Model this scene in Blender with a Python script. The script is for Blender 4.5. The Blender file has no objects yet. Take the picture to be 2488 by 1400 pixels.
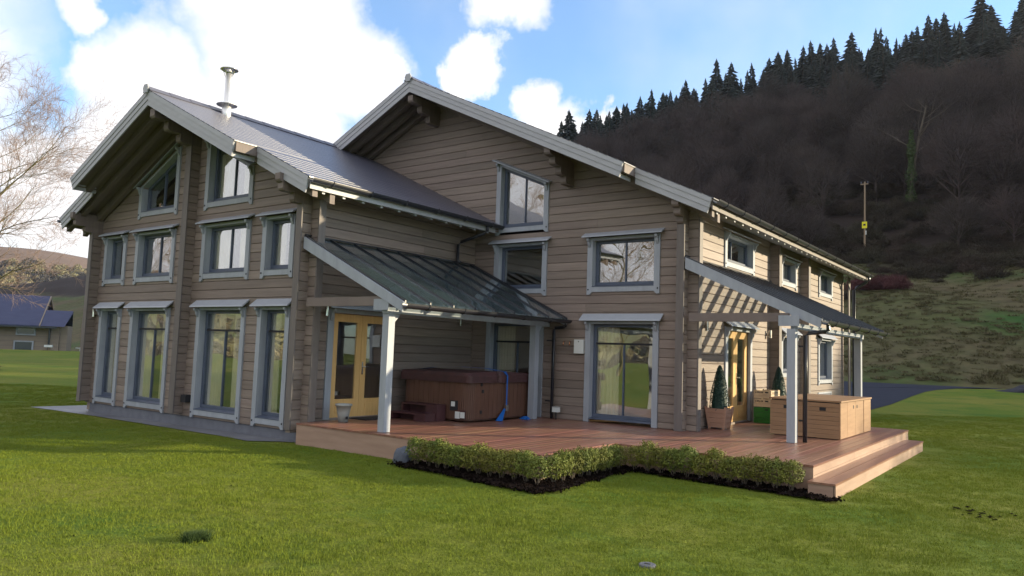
import bpy, math, random
import numpy as np
from mathutils import Vector, Matrix, noise as mnoise

random.seed(7)
rng = np.random.default_rng(7)
SC = bpy.context.scene
COL = SC.collection

# ------------------------------------------------------------------ camera
CAM_R = (0.80678389, 0.5898282, 0.03467634)
CAM_U = (0.02198641, -0.08861866, 0.99582294)
CAM_F = (-0.59043742, 0.8026515, 0.08446431)
cam_data = bpy.data.cameras.new("camera")
cam_data.sensor_fit = 'HORIZONTAL'
cam_data.sensor_width = 36.0
cam_data.lens = 26.496
cam_data.clip_start = 0.1
cam_data.clip_end = 6000
cam = bpy.data.objects.new("camera", cam_data)
COL.objects.link(cam)
M = Matrix(((CAM_R[0], CAM_U[0], -CAM_F[0], 0.0),
            (CAM_R[1], CAM_U[1], -CAM_F[1], 0.0),
            (CAM_R[2], CAM_U[2], -CAM_F[2], 1.35),
            (0, 0, 0, 1)))
cam.matrix_world = M
SC.camera = cam

# ------------------------------------------------------------------ light
SUN_AZ = math.radians(48.0)          # from +Y towards +X
SUN_EL = math.radians(11.4)
SUN_DIR = Vector((math.sin(SUN_AZ) * math.cos(SUN_EL), math.cos(SUN_AZ) * math.cos(SUN_EL), math.sin(SUN_EL)))
sun_data = bpy.data.lights.new("sun", 'SUN')
sun_data.energy = 5.0
sun_data.angle = math.radians(0.6)
sun_data.color = (1.0, 0.84, 0.56)
sun = bpy.data.objects.new("sun", sun_data)
COL.objects.link(sun)
sun.rotation_euler = SUN_DIR.to_track_quat('Z', 'Y').to_euler()
sun.location = (60, 60, 60)

SC.view_settings.view_transform = 'Standard'
SC.view_settings.look = 'None'
SC.view_settings.exposure = 0.82
SC.view_settings.gamma = 1.0
SC.view_settings.use_curve_mapping = False

world = bpy.data.worlds.new("World")
SC.world = world
world.use_nodes = True
def build_world():
    nt = world.node_tree
    nt.nodes.clear()
    N = nt.nodes.new
    L = nt.links.new
    out = N('ShaderNodeOutputWorld')
    bg = N('ShaderNodeBackground')
    bg.inputs['Strength'].default_value = 0.15
    sky = N('ShaderNodeTexSky')
    sky.sky_type = 'NISHITA'
    sky.sun_disc = False
    sky.sun_elevation = SUN_EL
    sky.sun_rotation = SUN_AZ
    sky.altitude = 100
    sky.air_density = 1.0
    sky.dust_density = 0.6
    sky.ozone_density = 2.0
    tc = N('ShaderNodeTexCoord')
    # edge break-up: direction is pushed about by two octaves of noise
    n1 = N('ShaderNodeTexNoise'); n1.inputs['Scale'].default_value = 6.0; n1.inputs['Detail'].default_value = 9; n1.inputs['Roughness'].default_value = 0.62
    L(tc.outputs['Generated'], n1.inputs['Vector'])
    sub = N('ShaderNodeVectorMath'); sub.operation = 'SUBTRACT'; sub.inputs[1].default_value = (0.5, 0.5, 0.5)
    L(n1.outputs['Color'], sub.inputs[0])
    sc = N('ShaderNodeVectorMath'); sc.operation = 'SCALE'; sc.inputs['Scale'].default_value = 0.16
    L(sub.outputs[0], sc.inputs[0])
    add = N('ShaderNodeVectorMath'); add.operation = 'ADD'
    L(tc.outputs['Generated'], add.inputs[0]); L(sc.outputs[0], add.inputs[1])
    nrm = N('ShaderNodeVectorMath'); nrm.operation = 'NORMALIZE'
    L(add.outputs[0], nrm.inputs[0])
    # cumulus banks: (azimuth from +Y to +X, elevation, radius) in degrees
    banks = [(-58.1, 23.0, 3.1), (-54.6, 21.9, 5.2), (-49.1, 21.0, 3.3), (-55.5, 18.5, 4.1), (-51.9, 16.4, 2.6), (-66.4, 17.2, 1.5), (-63.3, 16.4, 3.3), (-61.1, 14.9, 3.2), (-67.6, 7.9, 4.2), (-69.8, 10.8, 2.8), (-64.2, 11.1, 3.9), (-38.2, 25.4, 2.0), (-39.6, 20.9, 1.4), (-41.2, 20.2, 0.9), (-35.3, 17.8, 1.4), (-32.4, 16.7, 1.7), (-34.0, 17.2, 0.9), (-67.4, 21.1, 1.4), (-29.3, 17.6, 0.9), (-51.1, 23.5, 3.3), (-46.3, 20.7, 1.2),
             (-80, 14, 8), (-90, 20, 14), (-112, 30, 16), (-140, 22, 18), (-165, 35, 20), (-150, 60, 18), (170, 18, 16), (140, 30, 18), (110, 18, 12), (70, 30, 14), (20, 42, 12), (-60, 52, 14), (-120, 8, 12), (-150, 6, 14), (155, 55, 14), (-20, 62, 10), (90, 50, 14)]
    prev = None
    for az, el, r in banks:
        a, e = math.radians(az), math.radians(el)
        d = N('ShaderNodeVectorMath'); d.operation = 'DOT_PRODUCT'
        d.inputs[1].default_value = (math.sin(a) * math.cos(e), math.cos(a) * math.cos(e), math.sin(e))
        L(nrm.outputs[0], d.inputs[0])
        mr = N('ShaderNodeMapRange'); mr.interpolation_type = 'SMOOTHSTEP'
        mr.inputs['From Min'].default_value = math.cos(math.radians(r * 1.62))
        mr.inputs['From Max'].default_value = math.cos(math.radians(r * 0.50))
        L(d.outputs['Value'], mr.inputs['Value'])
        if prev is None:
            prev = mr.outputs['Result']
        else:
            mx = N('ShaderNodeMath'); mx.operation = 'MAXIMUM'
            L(prev, mx.inputs[0]); L(mr.outputs['Result'], mx.inputs[1]); prev = mx.outputs[0]
    # thin veil everywhere
    n2 = N('ShaderNodeTexNoise'); n2.inputs['Scale'].default_value = 2.6; n2.inputs['Detail'].default_value = 5; n2.inputs['Roughness'].default_value = 0.5
    L(tc.outputs['Generated'], n2.inputs['Vector'])
    mr2 = N('ShaderNodeMapRange'); mr2.interpolation_type = 'SMOOTHSTEP'
    mr2.inputs['From Min'].default_value = 0.42; mr2.inputs['From Max'].default_value = 0.8
    mr2.inputs['To Min'].default_value = 0.09; mr2.inputs['To Max'].default_value = 0.6
    L(n2.outputs['Fac'], mr2.inputs['Value'])
    mx = N('ShaderNodeMath'); mx.operation = 'MAXIMUM'
    L(prev, mx.inputs[0]); L(mr2.outputs['Result'], mx.inputs[1])
    # soft tonal range inside the clouds
    n3 = N('ShaderNodeTexNoise'); n3.inputs['Scale'].default_value = 9.0; n3.inputs['Detail'].default_value = 4
    L(tc.outputs['Generated'], n3.inputs['Vector'])
    cr = N('ShaderNodeMapRange'); cr.inputs['To Min'].default_value = 0.75; cr.inputs['To Max'].default_value = 1.2
    L(n3.outputs['Fac'], cr.inputs['Value'])
    ccol = N('ShaderNodeMix'); ccol.data_type = 'RGBA'; ccol.blend_type = 'MULTIPLY'; ccol.inputs['Factor'].default_value = 1.0
    ccol.inputs['A'].default_value = (4.8, 4.7, 4.75, 1)
    L(cr.outputs['Result'], ccol.inputs['B'])
    skyc = N('ShaderNodeMix'); skyc.data_type = 'RGBA'; skyc.blend_type = 'MULTIPLY'; skyc.inputs['Factor'].default_value = 1.0
    skyc.inputs['B'].default_value = (0.98, 1.28, 1.56, 1)
    L(sky.outputs['Color'], skyc.inputs['A'])
    mix = N('ShaderNodeMix'); mix.data_type = 'RGBA'
    L(mx.outputs[0], mix.inputs['Factor']); L(skyc.outputs['Result'], mix.inputs['A']); L(ccol.outputs['Result'], mix.inputs['B'])
    L(mix.outputs['Result'], bg.inputs['Color'])
    L(bg.outputs['Background'], out.inputs['Surface'])
build_world()

# ------------------------------------------------------------------ materials
MAT = {}
def material(name, color, rough=0.6, vary=0.0, vscale=(3, 3, 3), vdetail=4, color2=None, bump=0.0, bscale=None, spec=0.4, rnd=0.0, metal=0.0, hue=0.0):
    """principled surface; colour runs between color and color2 by noise, rnd = brightness change from piece to piece"""
    m = bpy.data.materials.new(name)
    m.use_nodes = True
    nt = m.node_tree
    b = nt.nodes['Principled BSDF']
    b.inputs['Roughness'].default_value = rough
    b.inputs['Specular IOR Level'].default_value = spec
    b.inputs['Metallic'].default_value = metal
    N, L = nt.nodes.new, nt.links.new
    if color2 is None:
        color2 = tuple(c * (1 - vary) for c in color)
    tc = N('ShaderNodeTexCoord')
    mp = N('ShaderNodeMapping'); mp.inputs['Scale'].default_value = vscale
    L(tc.outputs['Object'], mp.inputs['Vector'])
    n = N('ShaderNodeTexNoise'); n.inputs['Scale'].default_value = 1.0; n.inputs['Detail'].default_value = vdetail; n.inputs['Roughness'].default_value = 0.62
    L(mp.outputs['Vector'], n.inputs['Vector'])
    mr = N('ShaderNodeMapRange'); mr.inputs['From Min'].default_value = 0.3; mr.inputs['From Max'].default_value = 0.7
    L(n.outputs['Fac'], mr.inputs['Value'])
    mix = N('ShaderNodeMix'); mix.data_type = 'RGBA'
    mix.inputs['A'].default_value = (*color, 1); mix.inputs['B'].default_value = (*color2, 1)
    L(mr.outputs['Result'], mix.inputs['Factor'])
    col = mix.outputs['Result']
    if rnd > 0 or hue > 0:
        oi = N('ShaderNodeObjectInfo')
        hs = N('ShaderNodeHueSaturation')
        v = N('ShaderNodeMapRange'); v.inputs['To Min'].default_value = 1 - rnd; v.inputs['To Max'].default_value = 1 + rnd
        L(oi.outputs['Random'], v.inputs['Value']); L(v.outputs['Result'], hs.inputs['Value'])
        h = N('ShaderNodeMapRange'); h.inputs['To Min'].default_value = 0.5 - hue; h.inputs['To Max'].default_value = 0.5 + hue
        fr = N('ShaderNodeMath'); fr.operation = 'MULTIPLY'; fr.inputs[1].default_value = 7.31
        fr2 = N('ShaderNodeMath'); fr2.operation = 'FRACT'
        L(oi.outputs['Random'], fr.inputs[0]); L(fr.outputs[0], fr2.inputs[0]); L(fr2.outputs[0], h.inputs['Value']); L(h.outputs['Result'], hs.inputs['Hue'])
        L(col, hs.inputs['Color']); col = hs.outputs['Color']
    L(col, b.inputs['Base Color'])
    if bump > 0:
        n2 = N('ShaderNodeTexNoise'); n2.inputs['Scale'].default_value = 1.0; n2.inputs['Detail'].default_value = 3
        mp2 = N('ShaderNodeMapping'); mp2.inputs['Scale'].default_value = bscale or vscale
        L(tc.outputs['Object'], mp2.inputs['Vector']); L(mp2.outputs['Vector'], n2.inputs['Vector'])
        bp = N('ShaderNodeBump'); bp.inputs['Strength'].default_value = 1.0; bp.inputs['Distance'].default_value = bump
        L(n2.outputs['Fac'], bp.inputs['Height']); L(bp.outputs['Normal'], b.inputs['Normal'])
    MAT[name] = m
    return m

material('log_paint', (0.252, 0.200, 0.173), 0.55, color2=(0.178, 0.140, 0.122), vscale=(1.1, 1.1, 22), bump=0.004, bscale=(4, 4, 60), rnd=0.17, hue=0.006)
material('corner_paint', (0.165, 0.142, 0.135), 0.6, color2=(0.125, 0.108, 0.104), vscale=(14, 14, 1.5), rnd=0.05)
material('trim', (0.335, 0.362, 0.415), 0.5, color2=(0.268, 0.290, 0.335), vscale=(7, 7, 1.6), rnd=0.06)
material('verge', (0.395, 0.402, 0.440), 0.5, color2=(0.340, 0.348, 0.385), vscale=(2, 9, 9), rnd=0.05)
material('canopy_paint', (0.365, 0.392, 0.450), 0.42, color2=(0.322, 0.348, 0.402), vscale=(5, 5, 5))
material('sash', (0.085, 0.105, 0.155), 0.4, color2=(0.068, 0.085, 0.130))
material('soffit', (0.190, 0.152, 0.138), 0.65, color2=(0.145, 0.116, 0.108), vscale=(2, 20, 2), rnd=0.06)
material('gutter', (0.020, 0.022, 0.030), 0.28, spec=0.6)
material('dark', (0.018, 0.018, 0.022), 0.7)
material('plinth', (0.150, 0.160, 0.190), 0.85, color2=(0.115, 0.122, 0.150), vscale=(6, 6, 6), bump=0.004, bscale=(40, 40, 40))
material('door_wood', (0.690, 0.435, 0.180), 0.4, color2=(0.590, 0.350, 0.130), vscale=(22, 22, 1.6), rnd=0.05)
material('deck_board', (0.258, 0.130, 0.092), 0.34, color2=(0.176, 0.086, 0.060), vscale=(14, 0.8, 14), bump=0.002, bscale=(90, 2, 90), rnd=0.16, hue=0.012)
material('deck_fascia', (0.365, 0.245, 0.185), 0.6, color2=(0.280, 0.180, 0.132), vscale=(1.2, 1.2, 10), rnd=0.05)
material('slate', (0.084, 0.084, 0.116), 0.36, color2=(0.062, 0.063, 0.094), vscale=(9, 3, 9), bump=0.0015, bscale=(14, 14, 14), spec=0.75, rnd=0.05)
material('steel', (0.90, 0.90, 0.90), 0.5, metal=1.0)
material('chrome', (0.70, 0.68, 0.66), 0.2, metal=1.0)
material('copper', (0.75, 0.36, 0.20), 0.25, metal=1.0)
material('curtain', (0.880, 0.790, 0.600), 0.9, color2=(0.760, 0.670, 0.490), vscale=(30, 30, 1))
material('plaster', (0.600, 0.480, 0.300), 0.9)
material('interior_floor', (0.250, 0.160, 0.090), 0.6)
material('tub_panel', (0.120, 0.058, 0.038), 0.55, color2=(0.092, 0.042, 0.028), vscale=(10, 10, 2), rnd=0.06)
material('tub_cover', (0.075, 0.030, 0.032), 0.55, color2=(0.045, 0.020, 0.022), vscale=(5, 5, 9), bump=0.006, bscale=(9, 9, 9))
material('tub_step', (0.070, 0.026, 0.030), 0.5, color2=(0.050, 0.018, 0.022))
material('blue_strap', (0.010, 0.110, 0.420), 0.45)
material('white_plastic', (0.62, 0.64, 0.64), 0.4)
material('grey_pot', (0.36, 0.37, 0.36), 0.5, color2=(0.31, 0.32, 0.31))
material('planter_wood', (0.470, 0.290, 0.215), 0.6, color2=(0.380, 0.220, 0.160), vscale=(6, 6, 24), rnd=0.06)
material('crate_wood', (0.560, 0.440, 0.300), 0.7, color2=(0.440, 0.330, 0.210), vscale=(5, 5, 30), rnd=0.06)
material('crate_green', (0.010, 0.160, 0.018), 0.45, color2=(0.008, 0.120, 0.014), rnd=0.05)
material('cabinet_wood', (0.330, 0.195, 0.108), 0.5, color2=(0.255, 0.145, 0.078), vscale=(2, 2, 28), rnd=0.07)
material('rubber', (0.022, 0.020, 0.024), 0.9)
material('stone', (0.110, 0.125, 0.155), 0.8, color2=(0.070, 0.080, 0.105), vscale=(7, 7, 7), bump=0.01, bscale=(14, 14, 14))
material('soil', (0.022, 0.014, 0.011), 1.0, color2=(0.008, 0.006, 0.006), vscale=(18, 18, 18), bump=0.03, bscale=(30, 30, 30), spec=0.05)
material('paving', (0.200, 0.205, 0.225), 0.5, color2=(0.110, 0.115, 0.140), vscale=(1.1, 2.4, 1), bump=0.004, bscale=(20, 20, 20))
material('asphalt', (0.030, 0.034, 0.052), 0.9, color2=(0.022, 0.025, 0.040), vscale=(2, 2, 2), bump=0.004, bscale=(40, 40, 40), spec=0.15)
material('bark', (0.115, 0.092, 0.070), 0.9, color2=(0.070, 0.060, 0.048), vscale=(8, 8, 3))
material('twig', (0.320, 0.225, 0.180), 0.9, color2=(0.230, 0.165, 0.135))
material('mossy_bark', (0.150, 0.140, 0.055), 0.95, color2=(0.090, 0.075, 0.045), vscale=(5, 5, 5))
material('wood_twig', (0.078, 0.057, 0.051), 0.95, color2=(0.038, 0.030, 0.031), vscale=(0.3, 0.3, 0.3), rnd=0.30, hue=0.02)
material('conifer', (0.022, 0.036, 0.030), 0.9, color2=(0.010, 0.018, 0.018), vscale=(0.6, 0.6, 0.6), rnd=0.25)
material('box_leaf', (0.192, 0.190, 0.024), 0.7, color2=(0.082, 0.108, 0.014), vscale=(9, 9, 9), rnd=0.14, hue=0.025)
material('topiary', (0.012, 0.052, 0.040), 0.6, color2=(0.007, 0.030, 0.026), vscale=(18, 18, 18))
material('ivy', (0.055, 0.092, 0.018), 0.7, color2=(0.030, 0.058, 0.014))
material('red_bush', (0.110, 0.036, 0.038), 0.95, color2=(0.070, 0.026, 0.030))
material('bramble', (0.060, 0.045, 0.030), 0.95, color2=(0.035, 0.030, 0.020), rnd=0.3, hue=0.04)
material('pole_wood', (0.330, 0.245, 0.165), 0.9, color2=(0.240, 0.175, 0.120), vscale=(10, 10, 1))
material('yellow_plate', (0.75, 0.68, 0.02), 0.5)
material('far_roof', (0.052, 0.060, 0.120), 0.7, color2=(0.040, 0.047, 0.098), vscale=(1, 1, 5))
material('far_wall', (0.265, 0.215, 0.170), 0.8, color2=(0.220, 0.178, 0.142), vscale=(0.4, 0.4, 6))
material('far_glass', (0.05, 0.06, 0.08), 0.1, spec=0.8)
material('rough_tuft', (0.076, 0.084, 0.028), 0.95, color2=(0.112, 0.084, 0.048), vscale=(0.35, 0.35, 0.35))
material('heap', (0.030, 0.032, 0.042), 0.9, color2=(0.018, 0.018, 0.026), vscale=(2, 2, 2), bump=0.05, bscale=(4, 4, 4))

def glass_material(name, tint, transp, reflect_min, rough=0.0):
    m = bpy.data.materials.new(name); m.use_nodes = True
    nt = m.node_tree; nt.nodes.clear(); N, L = nt.nodes.new, nt.links.new
    out = N('ShaderNodeOutputMaterial')
    tr = N('ShaderNodeBsdfTransparent'); tr.inputs['Color'].default_value = (*tint, 1)
    gl = N('ShaderNodeBsdfGlossy'); gl.inputs['Roughness'].default_value = rough; gl.inputs['Color'].default_value = (0.95, 0.97, 1.0, 1)
    # faint waviness so reflections bend
    tc = N('ShaderNodeTexCoord'); nz = N('ShaderNodeTexNoise'); nz.inputs['Scale'].default_value = 1.3; nz.inputs['Detail'].default_value = 1
    L(tc.outputs['Object'], nz.inputs['Vector'])
    bp = N('ShaderNodeBump'); bp.inputs['Distance'].default_value = 0.012; bp.inputs['Strength'].default_value = 0.5
    L(nz.outputs['Fac'], bp.inputs['Height']); L(bp.outputs['Normal'], gl.inputs['Normal'])
    lw = N('ShaderNodeLayerWeight'); lw.inputs['Blend'].default_value = 0.5
    pw = N('ShaderNodeMath'); pw.operation = 'POWER'; pw.inputs[1].default_value = 3.6
    L(lw.outputs['Facing'], pw.inputs[0])
    mr = N('ShaderNodeMapRange'); mr.inputs['To Min'].default_value = reflect_min; mr.inputs['To Max'].default_value = 1.0
    L(pw.outputs[0], mr.inputs['Value'])
    mx = N('ShaderNodeMixShader')
    body = tr.outputs[0]
    if transp < 1:
        df = N('ShaderNodeBsdfDiffuse'); df.inputs['Color'].default_value = (0.085, 0.128, 0.148, 1)
        m0 = N('ShaderNodeMixShader'); m0.inputs['Fac'].default_value = 1 - transp
        L(tr.outputs[0], m0.inputs[1]); L(df.outputs[0], m0.inputs[2]); body = m0.outputs[0]
    L(mr.outputs['Result'], mx.inputs['Fac']); L(body, mx.inputs[1]); L(gl.outputs[0], mx.inputs[2])
    L(mx.outputs[0], out.inputs['Surface'])
    MAT[name] = m
glass_material('window_glass', (0.93, 0.95, 0.95), 1.0, 0.25)
glass_material('roof_glass', (0.90, 0.95, 0.95), 0.72, 0.09)
glass_material('clear_roof_glass', (0.95, 0.97, 0.97), 0.96, 0.05)

def ground_material(name, cols, scales, bump, bscale):
    """three-colour turf: large patches and fine blades"""
    m = bpy.data.materials.new(name); m.use_nodes = True
    nt = m.node_tree; b = nt.nodes['Principled BSDF']; N, L = nt.nodes.new, nt.links.new
    b.inputs['Roughness'].default_value = 0.95; b.inputs['Specular IOR Level'].default_value = 0.15
    tc = N('ShaderNodeTexCoord')
    def nz(s, d, lo, hi):
        n = N('ShaderNodeTexNoise'); n.inputs['Scale'].default_value = s; n.inputs['Detail'].default_value = d; n.inputs['Roughness'].default_value = 0.65
        L(tc.outputs['Object'], n.inputs['Vector'])
        r = N('ShaderNodeMapRange'); r.inputs['From Min'].default_value = lo; r.inputs['From Max'].default_value = hi
        L(n.outputs['Fac'], r.inputs['Value']); return r.outputs['Result']
    m1 = N('ShaderNodeMix'); m1.data_type = 'RGBA'; m1.inputs['A'].default_value = (*cols[0], 1); m1.inputs['B'].default_value = (*cols[1], 1)
    L(nz(scales[0], 4, 0.35, 0.65), m1.inputs['Factor'])
    m2 = N('ShaderNodeMix'); m2.data_type = 'RGBA'; m2.inputs['B'].default_value = (*cols[2], 1)
    L(m1.outputs['Result'], m2.inputs['A']); L(nz(scales[1], 5, 0.5, 0.72), m2.inputs['Factor'])
    m3 = N('ShaderNodeMix'); m3.data_type = 'RGBA'; m3.blend_type = 'MULTIPLY'; m3.inputs['Factor'].default_value = 1.0
    fine = nz(scales[2], 6, 0.3, 0.7)
    mr = N('ShaderNodeMapRange'); mr.inputs['To Min'].default_value = 0.7; mr.inputs['To Max'].default_value = 1.3
    L(fine, mr.inputs['Value']); L(m2.outputs['Result'], m3.inputs['A']); L(mr.outputs['Result'], m3.inputs['B'])
    L(m3.outputs['Result'], b.inputs['Base Color'])
    n2 = N('ShaderNodeTexNoise'); n2.inputs['Scale'].default_value = bscale; n2.inputs['Detail'].default_value = 5
    L(tc.outputs['Object'], n2.inputs['Vector'])
    bp = N('ShaderNodeBump'); bp.inputs['Distance'].default_value = bump
    L(n2.outputs['Fac'], bp.inputs['Height']); L(bp.outputs['Normal'], b.inputs['Normal'])
    MAT[name] = m
ground_material('lawn', ((0.088, 0.138, 0.010), (0.165, 0.168, 0.026), (0.046, 0.112, 0.009)), (0.17, 0.42, 22), 0.02, 30)
ground_material('grass_blade', ((0.110, 0.172, 0.012), (0.208, 0.212, 0.034), (0.056, 0.138, 0.011)), (0.17, 0.42, 22), 0.0, 30)
ground_material('bank', ((0.094, 0.074, 0.042), (0.070, 0.076, 0.028), (0.030, 0.084, 0.016)), (0.09, 0.07, 0.9), 0.10, 1.6)
ground_material('far_field', ((0.200, 0.190, 0.085), (0.140, 0.175, 0.055), (0.150, 0.120, 0.070)), (0.006, 0.008, 0.09), 0.6, 0.12)
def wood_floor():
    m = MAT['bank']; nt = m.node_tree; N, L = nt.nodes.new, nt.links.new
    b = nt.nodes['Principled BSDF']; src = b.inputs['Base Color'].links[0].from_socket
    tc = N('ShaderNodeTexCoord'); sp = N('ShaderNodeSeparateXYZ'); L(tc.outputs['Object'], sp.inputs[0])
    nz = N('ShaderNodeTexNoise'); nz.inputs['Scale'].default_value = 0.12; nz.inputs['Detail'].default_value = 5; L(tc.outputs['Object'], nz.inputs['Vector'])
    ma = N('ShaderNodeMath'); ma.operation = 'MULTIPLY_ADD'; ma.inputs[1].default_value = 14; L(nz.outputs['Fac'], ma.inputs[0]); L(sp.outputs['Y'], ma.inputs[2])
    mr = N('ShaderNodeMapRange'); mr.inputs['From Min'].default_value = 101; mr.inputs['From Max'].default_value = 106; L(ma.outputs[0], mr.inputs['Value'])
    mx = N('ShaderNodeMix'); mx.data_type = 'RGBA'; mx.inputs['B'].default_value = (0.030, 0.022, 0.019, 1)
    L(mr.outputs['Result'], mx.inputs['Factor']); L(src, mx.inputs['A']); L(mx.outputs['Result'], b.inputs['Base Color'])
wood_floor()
def far_mix():
    m = MAT['far_field']; nt = m.node_tree; N, L = nt.nodes.new, nt.links.new
    b = nt.nodes['Principled BSDF']; src = b.inputs['Base Color'].links[0].from_socket
    tc = N('ShaderNodeTexCoord'); sp = N('ShaderNodeSeparateXYZ'); L(tc.outputs['Object'], sp.inputs[0])
    nz = N('ShaderNodeTexNoise'); nz.inputs['Scale'].default_value = 0.012; nz.inputs['Detail'].default_value = 6; L(tc.outputs['Object'], nz.inputs['Vector'])
    ma = N('ShaderNodeMath'); ma.operation = 'MULTIPLY_ADD'; ma.inputs[1].default_value = 46; L(nz.outputs['Fac'], ma.inputs[0]); L(sp.outputs['Z'], ma.inputs[2])
    mr = N('ShaderNodeMapRange'); mr.inputs['From Min'].default_value = 62; mr.inputs['From Max'].default_value = 80; L(ma.outputs[0], mr.inputs['Value'])
    n2 = N('ShaderNodeTexNoise'); n2.inputs['Scale'].default_value = 0.03; n2.inputs['Detail'].default_value = 7; L(tc.outputs['Object'], n2.inputs['Vector'])
    mc = N('ShaderNodeMix'); mc.data_type = 'RGBA'; mc.inputs['A'].default_value = (0.200, 0.135, 0.100, 1); mc.inputs['B'].default_value = (0.120, 0.090, 0.075, 1); L(n2.outputs['Fac'], mc.inputs['Factor'])
    mx = N('ShaderNodeMix'); mx.data_type = 'RGBA'; L(mr.outputs['Result'], mx.inputs['Factor']); L(src, mx.inputs['A']); L(mc.outputs['Result'], mx.inputs['B']); L(mx.outputs['Result'], b.inputs['Base Color'])
far_mix()
ground_material('moor', ((0.130, 0.088, 0.060), (0.088, 0.062, 0.050), (0.150, 0.130, 0.070)), (0.008, 0.012, 0.08), 1.2, 0.08)

# ------------------------------------------------------------------ mesh helpers
class MB:
    def __init__(s):
        s.v = []; s.f = []
    def add(s, verts, faces):
        o = len(s.v); s.v.extend(verts); s.f.extend([tuple(i + o for i in f) for f in faces]); return s
    def box(s, x0, x1, y0, y1, z0, z1):
        v = [(x0, y0, z0), (x1, y0, z0), (x1, y1, z0), (x0, y1, z0), (x0, y0, z1), (x1, y0, z1), (x1, y1, z1), (x0, y1, z1)]
        return s.add(v, [(0, 3, 2, 1), (4, 5, 6, 7), (0, 1, 5, 4), (1, 2, 6, 5), (2, 3, 7, 6), (3, 0, 4, 7)])
    def loft(s, a, b):
        """closed prism between two polygons of equal length"""
        n = len(a)
        return s.add(list(a) + list(b), [tuple(range(n))[::-1], tuple(range(n, 2 * n))] + [(i, (i + 1) % n, n + (i + 1) % n, n + i) for i in range(n)])
    def tube(s, pts, rad, n=8, cap=True):
        pts = [Vector(p) for p in pts]
        if not hasattr(rad, '__len__'): rad = [rad] * len(pts)
        rings = []
        for i, p in enumerate(pts):
            d = (pts[min(i + 1, len(pts) - 1)] - pts[max(i - 1, 0)]).normalized()
            ref = Vector((0, 0, 1)) if abs(d.z) < 0.9 else Vector((1, 0, 0))
            a = d.cross(ref).normalized(); b = d.cross(a)
            rings.append([tuple(p + (a * math.cos(2 * math.pi * k / n) + b * math.sin(2 * math.pi * k / n)) * rad[i]) for k in range(n)])
        o = len(s.v)
        for r in rings: s.v.extend(r)
        for i in range(len(pts) - 1):
            for k in range(n):
                k2 = (k + 1) % n
                s.f.append((o + i * n + k, o + i * n + k2, o + (i + 1) * n + k2, o + (i + 1) * n + k))
        if cap:
            s.f.append(tuple(o + k for k in range(n))[::-1]); e = o + (len(pts) - 1) * n
            s.f.append(tuple(e + k for k in range(n)))
        return s
    def lathe(s, c, prof, n=20):
        o = len(s.v)
        for r, z in prof:
            s.v.extend([(c[0] + r * math.cos(2 * math.pi * k / n), c[1] + r * math.sin(2 * math.pi * k / n), c[2] + z) for k in range(n)])
        for i in range(len(prof) - 1):
            for k in range(n):
                k2 = (k + 1) % n
                s.f.append((o + i * n + k, o + i * n + k2, o + (i + 1) * n + k2, o + (i + 1) * n + k))
        s.f.append(tuple(o + k for k in range(n))[::-1]); e = o + (len(prof) - 1) * n
        s.f.append(tuple(e + k for k in range(n)))
        return s
    def mesh(s, name, m):
        me = bpy.data.meshes.new(name); me.from_pydata([tuple(v) for v in s.v], [], s.f)
        me.materials.append(MAT[m]); me.update(); return me
    def build(s, name, m, parent=None, smooth=False):
        me = s.mesh(name, m)
        if smooth:
            me.polygons.foreach_set('use_smooth', [True] * len(me.polygons))
        o = bpy.data.objects.new(name, me); COL.objects.link(o)
        return attach(o, parent)

def attach(o, parent):
    """child keeps its world-space mesh coordinates (parents are only translated)"""
    if parent is not None:
        o.parent = parent
        off = Vector((0, 0, 0)); p = parent
        while p is not None:
            off += Vector(p.location); p = p.parent
        o.location = -off
    return o
def tag(o, label, cat, group=None, kind=None):
    if label: o['label'] = label
    if cat: o['category'] = cat
    if group: o['group'] = group
    if kind: o['kind'] = kind
    return o
def empty(name, loc, label=None, cat=None, group=None):
    o = bpy.data.objects.new(name, None); o.empty_display_size = 0.2; COL.objects.link(o); o.location = loc
    return tag(o, label, cat, group)
def part_empty(name, parent):
    o = bpy.data.objects.new(name, None); COL.objects.link(o); return attach(o, parent)
def copy_thing(src, loc, rotz=0, scale=1.0):
    c = src.copy(); COL.objects.link(c); c.location = loc; c.rotation_euler = (0, 0, rotz); c.scale = (scale, scale, scale) if not hasattr(scale, '__len__') else scale
    for ch in list(src.children):
        k = ch.copy(); COL.objects.link(k); k.parent = c
    return c
def fast_mesh(name, V, F3, m, smooth=False):
    """numpy triangles -> mesh"""
    me = bpy.data.meshes.new(name)
    V = np.asarray(V, dtype=np.float32); F3 = np.asarray(F3, dtype=np.int32)
    me.vertices.add(len(V)); me.vertices.foreach_set('co', V.ravel())
    me.loops.add(F3.size); me.loops.foreach_set('vertex_index', F3.ravel())
    me.polygons.add(len(F3)); me.polygons.foreach_set('loop_start', np.arange(0, F3.size, F3.shape[1], dtype=np.int32))
    me.polygons.foreach_set('loop_total', np.full(len(F3), F3.shape[1], dtype=np.int32))
    if smooth: me.polygons.foreach_set('use_smooth', np.ones(len(F3), dtype=bool))
    me.materials.append(MAT[m]); me.update(calc_edges=True); me.validate()
    return me

def in_poly(x, y, poly):
    c = False; n = len(poly)
    for i in range(n):
        (xa, ya), (xb, yb) = poly[i], poly[(i + 1) % n]
        if (ya > y) != (yb > y) and x < (xb - xa) * (y - ya) / (yb - ya) + xa: c = not c
    return c

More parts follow.
